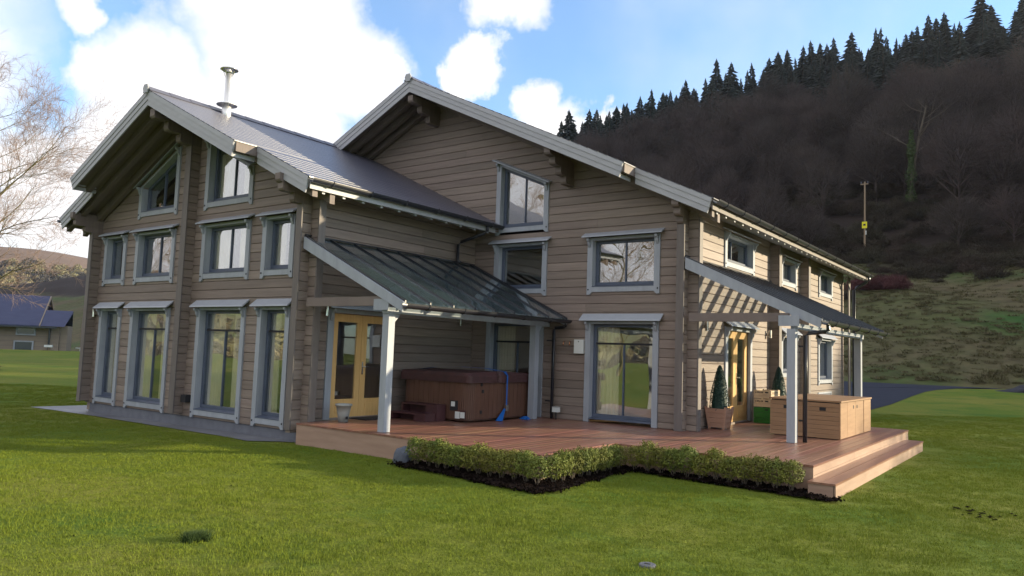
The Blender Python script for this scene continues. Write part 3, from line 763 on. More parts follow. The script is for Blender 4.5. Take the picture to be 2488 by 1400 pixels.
# --- roofs ----------------------------------------------------------
def roof(name, ridge, half, y1, y2, yback, step, cdiv, visible_courses, slate_label):
    xr, zr = ridge
    R_ = part_empty(name, HOUSE)
    for sgn in (1, -1):
        X = lambda d: xr + sgn * d
        yf = lambda d: y1 if d < step - 1e-6 else y2
        # deck slab (two pieces because of the stepped verge)
        mb = MB()
        for d0, d1, yy in ((0, step, y1 + 0.05), (step, half - 0.03, y2 + 0.05)):
            a = [(X(d0), yy, zr - SL * d0 - 0.03), (X(d1), yy, zr - SL * d1 - 0.03), (X(d1), yy, zr - SL * d1 - UND + 0.004), (X(d0), yy, zr - SL * d0 - UND + 0.004)]
            mb.loft(a, [(p[0], yback, p[2]) for p in a])
        mb.build('roof_deck', 'soffit', R_)
        # slate courses, each lapping the next
        n = cdiv; mbj = MB()
        edges = [half * k / n for k in range(n + 1)]
        k0 = min(range(n + 1), key=lambda k: abs(edges[k] - step)); edges[k0] = step
        for k in range(n):
            d0, d1 = edges[k], edges[k + 1] + (0.03 if k == n - 1 else 0.015)
            yy = yf((edges[k] + edges[k + 1]) / 2)
            za, zb = zr - SL * d0 - 0.012, zr - SL * d1 - 0.009
            a = [(X(d0), yy, za), (X(d1), yy, zb), (X(d1), yy, zb - 0.02), (X(d0), yy, za - 0.006)]
            b = [(p[0], yback, p[2]) for p in a]
            if sgn == 1 and visible_courses:
                m_ = MB(); m_.loft(a, b); m_.build('slate_course', 'slate', R_)
            else:
                mbj.loft(a, b)
        if mbj.v: mbj.build('slate_courses', 'slate', R_)
        # verge boards: three boards on the long overhang, the return, three on the short
        for (d0, d1, yy, top_only) in ((0.0, step, y1, 0), (step + 0.002, half, y2, 0)):
            for j, (h0, h1, off) in enumerate(((0.015, 0.115, 0.0), (0.117, 0.222, 0.012), (0.224, 0.335, 0.024))):
                mb = MB()
                cut = 0.10 * (h1 - 0.0) / 0.335
                e0, e1 = d0, d1 - cut
                e1t = d1 - 0.10 * h0 / 0.335
                a = [(X(e0), yy + off, zr - SL * e0 - h0), (X(e1t), yy + off, zr - SL * e1t - h0), (X(e1), yy + off, zr - SL * e1 - h1), (X(e0), yy + off, zr - SL * e0 - h1)]
                mb.loft(a, [(p[0], yy + 0.049, p[2]) for p in a]); mb.build('verge_board', 'verge', R_)
        for j, (h0, h1, off) in enumerate(((0.015, 0.115, 0.0), (0.117, 0.222, -0.012), (0.224, 0.335, -0.024))):
            zz = zr - SL * step
            mb = MB(); x0, x1 = X(step - 0.13 - 0.0), X(step - 0.09 + off)
            mb.box(min(x0, x1), max(x0, x1), y1 + 0.05, y2 + 0.05, zz - h1 + 0.05, zz - h0 + 0.02); mb.build('verge_return', 'verge', R_)
        # flying rafters under the overhang
        yw_ = YM if name == 'main_roof' else YW
        for q, (ry, dep) in enumerate(((y1 + 0.30, 0.34), (y1 + 0.62, 0.36), (yw_ - 0.15, 0.42))):
            d1 = (step - 0.12) if ry < y2 else half - 0.06
            mb = MB()
            a = [(X(0), ry, zr - UND), (X(d1), ry, zr - SL * d1 - UND), (X(d1), ry, zr - SL * d1 - dep), (X(0), ry, zr - dep)]
            mb.loft(a, [(p[0], ry + 0.11, p[2]) for p in a]); mb.build('rafter', 'soffit', R_)
        # eaves: rafter tails, fascia, gutter
        xe = X(half); ze = zr - SL * half
        wallx = (XR if name == 'main_roof' else XS) if sgn == 1 else 2 * xr - (XR if name == 'main_roof' else XS)
        dw = abs(wallx - xr)
        yend = yback - 0.1 if name == 'main_roof' else 13.2
        yy = y2 + 0.35
        while yy < yend and sgn == 1:
            mb = MB()
            d1 = half - 0.05
            a = [(X(dw - 0.05), yy, zr - SL * (dw - 0.05) - UND), (X(d1), yy, zr - SL * d1 - UND), (X(d1), yy, zr - SL * d1 - UND - 0.07), (X(dw + 0.12), yy, zr - SL * (dw + 0.12) - UND - 0.13), (X(dw - 0.05), yy, zr - SL * (dw - 0.05) - UND - 0.13)]
            mb.loft(a, [(p[0], yy + 0.06, p[2]) for p in a]); mb.build('rafter_tail', 'verge', R_)
            yy += 0.46
        x0, x1 = X(half - 0.032), X(half - 0.008)
        MB().box(min(x0, x1), max(x0, x1), y2 + 0.055, yend, ze - 0.22, ze - 0.035).build('fascia', 'corner_paint' if name == 'main_roof' else 'verge', R_)
        mb = MB(); gx = X(half + 0.065); gz = ze - 0.055; prof = []
        for t in range(9):
            an = math.pi * t / 8; prof.append((gx + sgn * 0.068 * math.cos(an), gz - 0.075 * math.sin(an)))
        for t in range(9):
            an = math.pi * (8 - t) / 8; prof.append((gx + sgn * 0.060 * math.cos(an), gz + 0.002 - 0.066 * math.sin(an)))
        y_a = y2 + (0.02 if sgn == 1 else 0.0)
        mb.loft([(px, y_a, pz) for px, pz in prof], [(px, yend + (0.05 if name == 'main_roof' else 0.16), pz) for px, pz in prof]); mb.build('gutter', 'gutter', R_)
        if sgn == 1:
            yy = y2 + 0.45
            while yy < yend:
                mb = MB(); mb.tube([(gx - 0.07, yy, gz + 0.02), (gx - 0.055, yy, gz - 0.055), (gx, yy, gz - 0.084), (gx + 0.058, yy, gz - 0.055), (gx + 0.078, yy, gz + 0.014)], 0.012, 5); mb.build('gutter_bracket', 'gutter', R_); yy += 0.9
    # ridge cap in short lengths
    yy = y1 - 0.02
    while yy < yback:
        y_e = min(yy + 0.45, yback)
        a = [(xr - 0.15, yy, zr - 0.065), (xr - 0.03, yy, zr + 0.035), (xr + 0.03, yy, zr + 0.035), (xr + 0.15, yy, zr - 0.065), (xr + 0.14, yy, zr - 0.085), (xr, yy, zr - 0.0), (xr - 0.14, yy, zr - 0.085)]
        up = 0.008
        mb = MB(); mb.loft([(p[0], yy, p[2] + up) for p in a], [(p[0], y_e + 0.02, p[2]) for p in a]); mb.build('ridge_tile', 'slate', R_)
        yy += 0.45
    # finial block closing the ridge at the front
    mb = MB(); z = zr
    a = [(xr - 0.10, 0, z + 0.0), (xr - 0.06, 0, z + 0.075), (xr + 0.06, 0, z + 0.075), (xr + 0.10, 0, z + 0.0), (xr + 0.06, 0, z - 0.1), (xr - 0.06, 0, z - 0.1)]
    mb.loft([(p[0], y1 - 0.05, p[2]) for p in a], [(p[0], y1 - 0.022, p[2]) for p in a]); mb.build('ridge_end', 'verge', R_)
    return R_
roof('main_roof', RM, EM, 12.335, 12.80, 26.3, 5.69, 34, False, '')
roof('wing_roof', RW, EW, 7.53, 8.0, 13.36, 3.13, 26, True, '')

# --- stepped log brackets under the overhangs --------------------------
def bracket(xc, hw, steps):
    root = part_empty('log_bracket', HOUSE)
    for y0, y1, z0, z1 in steps:
        mb = MB()
        r = min(0.05, (z1 - z0) * 0.3)
        a = [(y1, z1), (y0, z1), (y0, z0 + r), (y0 + r * 0.5, z0 + r * 0.25), (y0 + r * 1.2, z0), (y1, z0)]
        mb.loft([(xc - hw, y, z) for y, z in a], [(xc + hw, y, z) for y, z in a]); mb.build('bracket_log', 'soffit', root)
bracket(-12.28, 0.075, [(12.40, 13.38, 7.10, 7.27), (12.72, 13.38, 6.94, 7.098), (13.02, 13.38, 6.77, 6.938)])
bracket(-8.385, 0.075, [(12.42, 13.38, 5.36, 5.54), (12.62, 13.38, 5.20, 5.358), (12.86, 13.38, 5.04, 5.198), (13.06, 13.38, 4.88, 5.038)])
bracket(-16.175, 0.075, [(12.42, 13.38, 5.36, 5.54), (12.62, 13.38, 5.20, 5.358)])
bracket(-5.785, 0.068, [(12.86, 13.38, 4.14, 4.30), (12.96, 13.38, 4.00, 4.138), (13.10, 13.38, 3.86, 3.998)])
bracket(-14.77, 0.088, [(7.62, 8.68, 5.80, 6.0), (7.92, 8.68, 5.62, 5.798), (8.2, 8.68, 5.44, 5.618)])
bracket(-10.995, 0.07, [(7.95, 8.68, 4.16, 4.32), (8.02, 8.68, 4.02, 4.158), (8.27, 8.68, 3.86, 4.018)])
bracket(-18.80, 0.07, [(7.97, 8.68, 4.10, 4.27), (8.05, 8.68, 3.97, 4.098), (8.27, 8.68, 3.84, 3.968)])

# --- flue ---------------------------------------------------------------
fx, fy = -14.55, 9.12
fl_ = MB().lathe((fx, fy, 0), [(0.095, 6.05), (0.095, 6.42), (0.07, 6.44), (0.07, 7.16)], 24).build('flue', 'steel', HOUSE, True)
MB().lathe((fx, fy, 0), [(0.09, 6.52), (0.22, 6.47), (0.215, 6.455), (0.09, 6.49)], 24).build('storm_collar', 'steel', fl_, True)
MB().lathe((fx, fy, 0), [(0.10, 7.20), (0.19, 7.245), (0.185, 7.26), (0.02, 7.30)], 24).build('cowl', 'chrome', fl_, True)
for k in range(4):
    an = k * math.pi / 2 + 0.4
    MB().tube([(fx + 0.085 * math.cos(an), fy + 0.085 * math.sin(an), 7.10), (fx + 0.15 * math.cos(an), fy + 0.15 * math.sin(an), 7.25)], 0.008, 5).build('cowl_strap', 'chrome', fl_)

# --- glazed lean-to roofs -----------------------------------------------
def lean_to(name, x0, z0, x1, z1, ya, yb, bars, posts, beam_y, xpost, gutter_ends, rafters):
    L_ = part_empty(name, HOUSE)
    s = (z1 - z0) / (x1 - x0)
    zz = lambda x: z0 + s * (x - x0)
    edges = [ya] + bars + [yb]
    for a, b in zip(edges[:-1], edges[1:]):
        mb = MB(); mb.loft([(x0, a + 0.014, z0), (x1, a + 0.014, z1), (x1, b - 0.014, z1), (x0, b - 0.014, z0)], [(x0, a + 0.014, z0 - 0.012), (x1, a + 0.014, z1 - 0.012), (x1, b - 0.014, z1 - 0.012), (x0, b - 0.014, z0 - 0.012)])
        mb.build('roof_pane', 'roof_glass' if x0 < -8 else 'clear_roof_glass', L_)
    for b in bars + [ya + 0.0, yb]:
        mb = MB(); mb.loft([(x0, b - 0.013, z0 + 0.028), (x1, b - 0.013, z1 + 0.028), (x1, b - 0.013, z1 - 0.016), (x0, b - 0.013, z0 - 0.016)], [(x0, b + 0.013, z0 + 0.028), (x1, b + 0.013, z1 + 0.028), (x1, b + 0.013, z1 - 0.016), (x0, b + 0.013, z0 - 0.016)])
        mb.build('glazing_bar', 'gutter', L_)
    for b in rafters:
        mb = MB(); e = x1 - 0.10
        mb.loft([(x0, b - 0.03, z0 - 0.018), (e, b - 0.03, zz(e) - 0.018), (e, b - 0.03, zz(e) - 0.10), (e - 0.12, b - 0.03, zz(e - 0.12) - 0.15), (x0, b - 0.03, z0 - 0.15)],
                [(x0, b + 0.03, z0 - 0.018), (e, b + 0.03, zz(e) - 0.018), (e, b + 0.03, zz(e) - 0.10), (e - 0.12, b + 0.03, zz(e - 0.12) - 0.15), (x0, b + 0.03, z0 - 0.15)])
        mb.build('rafter', 'trim', L_)
    for yv in (ya - 0.045, yb + 0.015):
        mb = MB(); mb.loft([(x0 + 0.03, yv, zz(x0 + .03) + 0.0), (x1, yv, z1 + 0.0), (x1 - 0.03, yv, z1 - 0.15), (x0 + 0.03, yv, zz(x0 + .03) - 0.21)], [(x0 + 0.03, yv + 0.03, zz(x0 + .03) + 0.0), (x1, yv + 0.03, z1 + 0.0), (x1 - 0.03, yv + 0.03, z1 - 0.15), (x0 + 0.03, yv + 0.03, zz(x0 + .03) - 0.21)])
        mb.build('verge_board', 'trim', L_)
    # wall flashing
    MB().box(x0 - 0.005, x0 + 0.03, ya, yb, z0 + 0.006, z0 + 0.035).build('flashing', 'gutter', L_)
    # plate beam along the eave and tie beam at the front
    MB().box(xpost - 0.06, xpost + 0.06, ya + 0.02, yb - 0.02, 1.905, 2.0).build('plate_beam', 'trim', L_)
    MB().box(x0 + 0.15, xpost - 0.062, beam_y - 0.05, beam_y + 0.05, 2.024, 2.175).build('tie_beam', 'soffit', L_)
    MB().box(xpost - 0.22, xpost + 0.12, beam_y - 0.075, beam_y - 0.051, 1.95, 2.13).build('beam_end', 'trim', L_)
    for px, py in posts:
        MB().box(px - 0.07, px + 0.07, py - 0.07, py + 0.07, 0.004, 1.903).build('post', 'trim', L_)
        for sx in (1,):
            mb = MB(); pr = [(0.071, 1.903), (0.071, 1.68), (0.10, 1.75), (0.18, 1.83), (0.24, 1.903)]
            mb.loft([(px - 0.02, py + n, z) for n, z in pr], [(px + 0.02, py + n, z) for n, z in pr]); mb.build('brace', 'trim', L_)
    gx, gz = x1 + 0.055, z1 - 0.028
    prof = []
    for t in range(9):
        an = math.pi * t / 8; prof.append((gx + 0.068 * math.cos(an), gz - 0.072 * math.sin(an)))
    for t in range(9):
        an = math.pi * (8 - t) / 8; prof.append((gx + 0.060 * math.cos(an), gz + 0.002 - 0.064 * math.sin(an)))
    mb = MB(); mb.loft([(px, gutter_ends[0], pz) for px, pz in prof], [(px, gutter_ends[1], pz) for px, pz in prof]); mb.build('gutter', 'gutter', L_)
    yy = gutter_ends[0] + 0.5
    while yy < gutter_ends[1]:
        mb = MB(); mb.tube([(gx - 0.07, yy, gz), (gx - 0.05, yy, gz - 0.06), (gx, yy, gz - 0.082), (gx + 0.055, yy, gz - 0.055), (gx + 0.078, yy, gz + 0.012)], 0.011, 5); mb.build('gutter_bracket', 'gutter', L_); yy += 0.9
    return L_
barsL = [9.138 + 0.583 * k for k in range(8) if 9.138 + 0.583 * k < 13.3]
lt = lean_to('glass_canopy', XS + 0.005, 3.285, -8.36, 2.075, 8.555, 13.33, barsL, [(-8.83, 8.67), (-8.83, 12.85)], 8.60, -8.83, (8.49, 13.34), barsL + [8.62, 13.2])
MB().tube([(-8.31, 13.2, 2.0), (-8.31, 13.2, 1.93), (-8.36, 13.22, 1.90), (-8.58, 13.25, 1.88), (-8.62, 13.25, 1.84), (-8.62, 13.25, 0.01)], 0.034, 10).build('downpipe', 'gutter', HOUSE, True)
barsR = [13.75 + 0.583 * k for k in range(8)]
lean_to('glass_canopy', XR + 0.005, 3.235, -3.25, 2.075, 13.195, 18.43, barsR, [(-3.72, 13.10), (-3.72, 18.12)], 13.13, -3.72, (13.13, 18.5), barsR + [13.26, 18.36])
MB().tube([(-3.20, 13.35, 2.0), (-3.20, 13.35, 1.90), (-3.24, 13.33, 1.87), (-3.50, 13.28, 1.84), (-3.555, 13.27, 1.80), (-3.555, 13.27, 0.01)], 0.036, 10).build('downpipe', 'gutter', HOUSE, True)
for zz_ in (0.35, 1.6):
    MB().box(-3.66, -3.595, 13.26, 13.285, zz_, zz_ + 0.03).build('pipe_clip', 'dark', HOUSE)
    MB().box(-8.76, -8.66, 13.2, 13.24, zz_, zz_ + 0.03).build('pipe_clip', 'dark', HOUSE)
# wing downpipe and far corner downpipe
MB().tube([(-10.18, 12.85, 4.10), (-10.18, 12.85, 3.98), (-10.24, 12.83, 3.92), (-10.76, 12.67, 3.74), (-10.83, 12.65, 3.68), (-10.83, 12.65, 3.33), (-10.76, 12.66, 3.28)], 0.036, 10).build('downpipe', 'gutter', HOUSE, True)
MB().tube([(-4.98, 25.9, 4.12), (-4.98, 25.9, 4.02), (-5.05, 25.9, 3.96), (-5.36, 25.88, 3.76), (-5.43, 25.88, 3.70), (-5.43, 25.88, -0.3)], 0.05, 10).build('downpipe', 'gutter', HOUSE, True)

# --- small fittings --------------------------------------------------------
def wall_light(fr, u, z):
    mb = MB(); fr.box(mb, u - 0.03, u + 0.03, 0.0, 0.05, z - 0.03, z + 0.03)
    p = fr.p(u, 0.085, 0); mb.lathe((p[0], p[1], z), [(0.036, -0.09), (0.036, 0.09)], 12); mb.build('wall_light', 'chrome', HOUSE)
wall_light(FS, 9.08, 1.98); wall_light(FS, 12.86, 1.98); wall_light(FR, 14.12, 1.98); wall_light(FR, 18.05, 1.98); wall_light(FW, -18.70, 1.93)
mbx = MB(); FM.box(mbx, -8.165, -7.945, 0.0, 0.06, 1.365, 1.65); mb_ = mbx.build('meter_box', 'white_plastic', HOUSE)
mbx = MB(); FM.box(mbx, -8.065, -8.045, 0.061, 0.066, 1.60, 1.62); mbx.build('lock', 'dark', mb_)
for u in (-8.43, -8.28):
    MB().tube([FM.p(u, 0, 1.60), FM.p(u, 0.05, 1.60), FM.p(u, 0.055, 1.56), FM.p(u, 0.05, 1.53)], 0.013, 7).build('tap', 'copper', HOUSE, True)
mbx = MB(); mbx.loft([FW.p(-14.84, 0, 0.10), FW.p(-14.84, 0.12, 0.10), FW.p(-14.84, 0.12, 0.16), FW.p(-14.84, 0, 0.27)], [FW.p(-14.62, 0, 0.10), FW.p(-14.62, 0.12, 0.10), FW.p(-14.62, 0.12, 0.16), FW.p(-14.62, 0, 0.27)])
MB().box(-14.60, -14.42, 8.56, 8.68, 0.10, 0.25).build('vent_hood', 'dark', HOUSE)
mbx = MB(); FR.box(mbx, 22.65, 24.15, 0.0, 0.025, 0.24, 0.50); vg = mbx.build('floor_vent', 'trim', HOUSE)
mbx = MB(); FR.box(mbx, 22.71, 24.09, 0.0255, 0.029, 0.28, 0.46); mbx.build('vent_grille', 'plinth', vg)

# ------------------------------------------------------------------ decking
DECK = empty('decking', (-6.5, 12.0, -0.36), 'reddish brown timber deck with a long side step wrapping the house corner', 'deck')
bx = -10.74; bw = 0.1340; k = 0
DX1 = -2.70
nb = 60; bw = (DX1 - bx) / nb
for k in range(nb):
    x0, x1 = bx + k * bw + 0.003, bx + (k + 1) * bw - 0.003
    ya = 8.45 if x1 < -5.62 else 10.50
    yb = 13.5 if x1 < -5.60 else 17.97
    if x1 < XS: ya, yb = 8.45, 8.67
    z0 = random.uniform(-0.0015, 0.0015)
    mb = MB(); c = 0.004
    pr = [(x0, -0.028), (x0, z0 - c), (x0 + c, z0), (x1 - c, z0), (x1, z0 - c), (x1, -0.028)]
    mb.loft([(x, ya, z) for x, z in pr], [(x, yb, z) for x, z in pr]); mb.build('board', 'deck_board', DECK)
def fascia(x0, x1, y0, y1, z0, z1): MB().box(x0, x1, y0, y1, z0, z1).build('fascia', 'deck_fascia', DECK)
fascia(-10.735, -5.63, 8.46, 8.485, -0.40, -0.03)
fascia(-5.655, -5.632, 8.487, 10.50, -0.40, -0.03)
fascia(-5.62, -2.71, 10.51, 10.535, -0.40, -0.03)
fascia(-10.735, -10.71, 8.487, 8.70, -0.40, -0.03)
yy = 10.54
while yy < 17.9:
    ye = min(yy + 2.4, 17.95); fascia(-2.735, -2.712, yy, ye - 0.004, -0.135, -0.03); fascia(-2.733, -2.710, yy, ye - 0.004, -0.36, -0.138); yy += 2.4
fascia(-5.5, -2.74, 17.93, 17.955, -0.40, -0.03)
for x0, x1 in ((-2.709, -2.545), (-2.539, -2.365)):
    MB().box(x0, x1, 10.22, 17.5, -0.195, -0.168).build('step_board', 'deck_board', DECK)
yy = 10.255
while yy < 17.4:
    ye = min(yy + 1.8, 17.46); MB().box(-2.395, -2.372, yy, ye - 0.004, -0.40, -0.196).build('step_riser', 'deck_fascia', DECK); yy += 1.8
MB().box(-2.705, -2.40, 10.235, 10.255, -0.40, -0.196).build('step_end', 'deck_fascia', DECK)
MB().box(-10.70, -5.66, 8.49, 13.36, -0.40, -0.09).build('deck_frame', 'dark', DECK)
MB().box(-5.66, -2.74, 10.54, 17.92, -0.40, -0.09).build('deck_frame', 'dark', DECK)

# ------------------------------------------------------------------ hot tub
def rounded_rect(x0, x1, y0, y1, r, n=5):
    pts = []
    for cx, cy, a0 in ((x1 - r, y1 - r, 0), (x0 + r, y1 - r, 90), (x0 + r, y0 + r, 180), (x1 - r, y0 + r, 270)):
        for k in range(n + 1):
            a = math.radians(a0 + 90 * k / n); pts.append((cx + r * math.cos(a), cy + r * math.sin(a)))
    return pts
TX0, TX1, TY0, TY1 = -10.72, -9.0, 10.99, 13.12
TUB = empty('hot_tub', (-9.9, 12.0, 0.0), 'brown panelled hot tub with dark padded cover and blue strap under the glass canopy', 'hot tub')
pts = rounded_rect(TX0 + 0.02, TX1 - 0.02, TY0 + 0.02, TY1 - 0.02, 0.18, 8)
mb = MB(); mb.loft([(x, y, 0.03) for x, y in pts], [(x, y, 0.74) for x, y in pts]); mb.build('shell', 'tub_panel', TUB)
# cladding strips around the shell
per = rounded_rect(TX0, TX1, TY0, TY1, 0.2, 8); P2 = [Vector((x, y)) for x, y in per]
seg = []
for i in range(len(P2)):
    a, b = P2[i], P2[(i + 1) % len(P2)]; L_ = (b - a).length; n = max(1, round(L_ / 0.135))
    for k in range(n): seg.append((a.lerp(b, k / n), a.lerp(b, (k + 1) / n)))
for a, b in seg:
    d = (b - a).normalized(); nn = Vector((d.y, -d.x)); a2, b2 = a + d * 0.003, b - d * 0.003
    mb = MB(); mb.loft([(a2.x, a2.y, 0.06), (b2.x, b2.y, 0.06), (b2.x + nn.x * 0.014, b2.y + nn.y * 0.014, 0.06), (a2.x + nn.x * 0.014, a2.y + nn.y * 0.014, 0.06)],
                       [(a2.x, a2.y, 0.735), (b2.x, b2.y, 0.735), (b2.x + nn.x * 0.014, b2.y + nn.y * 0.014, 0.735), (a2.x + nn.x * 0.014, a2.y + nn.y * 0.014, 0.735)])
    mb.build('panel', 'tub_panel', TUB)
ym = (TY0 + TY1) / 2 - 0.2
for y0, y1, zl in ((TY0 - 0.06, ym, 0.90), (ym + 0.006, TY1 + 0.05, 0.90)):
    a = rounded_rect(TX0 - 0.06, TX1 + 0.06, y0, y1, 0.1, 5)
    cy = (TY0 + TY1) / 2
    mb = MB(); n = len(a)
    base = [(x, y, 0.742) for x, y in a]; mid = [(x, y, 0.87) for x, y in a]
    cx, cyy = (TX0 + TX1) / 2, ym
    top = [(cx + (x - cx) * 0.95, y0 + (y1 - y0) * 0.5 + (y - (y0 + y1) / 2) * 0.97, 0.915 + 0.045 * (1 - abs(y - ym) / 1.3)) for x, y in a]
    mb.v = base + mid + top
    for i in range(n):
        j = (i + 1) % n; mb.f.append((i, j, n + j, n + i)); mb.f.append((n + i, n + j, 2 * n + j, 2 * n + i))
    mb.f.append(tuple(range(n))[::-1]); mb.f.append(tuple(range(2 * n, 3 * n)))
    mb.build('cover', 'tub_cover', TUB)
# strap over the top and down the near side
sy = 12.08
strap = [(TX1 + 0.078, sy, 0.30), (TX1 + 0.08, sy, 0.88), (TX1 + 0.02, sy - 0.02, 0.955), (-9.4, sy - 0.1, 1.005), (-9.9, sy - 0.28, 1.015), (-10.4, sy - 0.5, 0.99), (TX0 - 0.03, sy - 0.62, 0.93), (TX0 - 0.075, sy - 0.64, 0.75)]
mb = MB()
for i, p in enumerate(strap):
    w = 0.02 if i < 2 else (0.05 if i in (2, 7) else 0.085)
    mb.v += [(p[0], p[1] - w, p[2]), (p[0], p[1] + w, p[2])]
mb.f = [(2 * i, 2 * i + 1, 2 * i + 3, 2 * i + 2) for i in range(len(strap) - 1)]
mb.build('strap', 'blue_strap', TUB)
MB().box(TX1 + 0.06, TX1 + 0.10, sy - 0.045, sy + 0.045, 0.19, 0.30).build('ratchet', 'chrome', TUB)
mb = MB(); mb.loft([(TX1 + 0.05, sy - 0.06, 0.012), (TX1 + 0.20, sy - 0.28, 0.012), (TX1 + 0.08, sy - 0.34, 0.012)], [(TX1 + 0.07, sy - 0.02, 0.20), (TX1 + 0.10, sy - 0.06, 0.22), (TX1 + 0.06, sy - 0.05, 0.24)]); mb.build('strap_tail', 'blue_strap', TUB)
for y_, z_ in ((11.32, 0.68), (11.36, 0.55), (11.32, 0.16), (12.98, 0.66)):
    MB().box(TX1 + 0.014, TX1 + 0.03, y_, y_ + 0.05, z_, z_ + 0.06).build('clip', 'dark', TUB)
MB().box(-9.42, -9.24, TY0 - 0.032, TY0 - 0.016, 0.21, 0.40).build('control_recess', 'dark', TUB)
MB().box(-9.39, -9.30, TY0 - 0.040, TY0 - 0.033, 0.29, 0.38).build('control_pad', 'white_plastic', TUB)
MB().box(-9.30, -9.04, TY0 - 0.026, TY0 - 0.016, 0.06, 0.23).build('service_panel', 'tub_step', TUB)
MB().box(-9.29, -9.18, TY0 - 0.033, TY0 - 0.027, 0.07, 0.20).build('warning_label', 'white_plastic', TUB)
MB().box(-9.165, -9.06, TY0 - 0.033, TY0 - 0.027, 0.085, 0.195).build('warning_label', 'white_plastic', TUB)
MB().box(-9.29, -9.18, TY0 - 0.034, TY0 - 0.0275, 0.202, 0.214).build('label_stripe', 'copper', TUB)

STEP = empty('spa_steps', (-10.0, 10.7, 0.0), 'dark maroon two-tier plastic steps standing against the hot tub', 'steps')
def step_tier(name, x0, x1, y0, y1, z0, z1):
    mb = MB(); t = 0.03
    mb.box(x0, x1, y0, y1, z1 - t, z1); mb.box(x0, x0 + 0.05, y0 + 0.005, y1, z0, z1 - t - 0.001); mb.box(x1 - 0.28, x1 - 0.002, y0 + 0.005, y1, z0, z1 - t - 0.001); mb.box(x0 + 0.05, x1 - 0.28, y1 - 0.05, y1 - 0.01, z0, z1 - t - 0.001)
    mb.build(name, 'tub_step', STEP)
step_tier('lower_tread', -10.45, -9.56, 10.42, 10.70, 0.004, 0.15)
step_tier('upper_tread', -10.45, -9.52, 10.702, 10.955, 0.004, 0.31)

# blue cloth on the deck
mb = MB(); n = 14
for i in range(n):
    a = 2 * math.pi * i / n; r = 0.5 + 0.5 * ((i * 7) % 5) / 5
    mb.v.append((-8.84 + 0.17 * r * math.cos(a), 12.62 + 0.10 * r * math.sin(a), 0.006))
for i in range(n):
    a = 2 * math.pi * i / n
    mb.v.append((-8.84 + 0.08 * math.cos(a), 12.62 + 0.045 * math.sin(a), 0.03 + 0.03 * ((i * 5) % 3) / 3))
mb.v.append((-8.82, 12.64, 0.07))
for i in range(n):
    j = (i + 1) % n; mb.f.append((i, j, n + j, n + i)); mb.f.append((n + i, n + j, 2 * n))
tag(mb.build('cloth', 'blue_strap'), 'crumpled blue cloth lying on the deck beside the hot tub', 'cloth')
tag(MB().box(-10.86, -10.40, 9.75, 11.0 - 0.06, 0.003, 0.018).build('doormat', 'rubber'), 'dark rubber doormat in front of the wooden french doors', 'doormat')

# grey pot by the french doors
POT = empty('plant_pot', (-10.42, 9.22, 0.0), 'empty pale grey tapered pot in front of the french doors', 'pot')
pot = MB().lathe((-10.42, 9.22, 0.002), [(0.085, 0.0), (0.11, 0.16), (0.135, 0.285), (0.15, 0.285), (0.15, 0.32), (0.135, 0.32), (0.12, 0.28), (0.095, 0.10), (0.0, 0.08)], 24).build('body', 'grey_pot', POT, True)
MB().box(-10.29, -10.27, 9.16, 9.20, 0.06, 0.11).build('tag', 'dark', POT)

# deck lantern
LAMP = empty('garden_lamp', (-8.47, 13.19, 0.0), 'small white lantern on a short black stake against the log wall', 'garden lamp')
MB().tube([(-8.47, 13.19, 0.002), (-8.47, 13.19, 0.15)], 0.014, 8).build('stake', 'dark', LAMP)
MB().box(-8.53, -8.41, 13.13, 13.25, 0.152, 0.25).build('lantern', 'white_plastic', LAMP)
MB().box(-8.535, -8.405, 13.125, 13.255, 0.251, 0.263).build('cap', 'grey_pot', LAMP)

# ------------------------------------------------------------------ storage cabinets
CAB = empty('storage_cabinet', (-3.83, 15.5, 0.0), 'low honey-coloured slatted storage cabinet behind the canopy post', 'cabinet')
CX0, CX1, CY0, CY1, CZ = -4.45, -3.225, 14.28, 16.85, 0.655
MB().box(CX0 + 0.02, CX1 - 0.02, CY0 + 0.02, CY1 - 0.02, 0.012, CZ - 0.002).build('carcass', 'dark', CAB)
nslat = 8; sh = (CZ - 0.03) / nslat
for a, b in ((CX0, -3.87), (-3.82, CX1)):
    for k in range(nslat):
        MB().box(a, b, CY0, CY0 + 0.019, 0.015 + k * sh, 0.015 + (k + 1) * sh - 0.004).build('slat', 'cabinet_wood', CAB)
    c = b - 0.28 if a < -4 else (a + b) / 2 + 0.0
    MB().box(c - 0.055, c + 0.055, CY0 - 0.004, CY0 - 0.001, CZ - 0.16, CZ - 0.10).build('hand_hole', 'dark', CAB)
for a, b in ((CY0 + 0.002, 14.82), (14.83, 15.46), (15.47, 16.17), (16.22, CY1)):
    MB().box(CX1 - 0.019, CX1, a, b, 0.015, CZ - 0.012).build('door', 'cabinet_wood', CAB)
for y_ in (15.30, 15.60):
    MB().box(CX1 + 0.001, CX1 + 0.004, y_ - 0.03, y_ + 0.03, CZ - 0.14, CZ - 0.08).build('hand_hole', 'dark', CAB)
for a, b in ((CY0 - 0.02, 14.9), (14.905, 15.8), (15.805, CY1 + 0.015)):
    MB().box(CX0 - 0.015, CX1 + 0.02, a, b, CZ, CZ + 0.028).build('top_board', 'cabinet_wood', CAB)

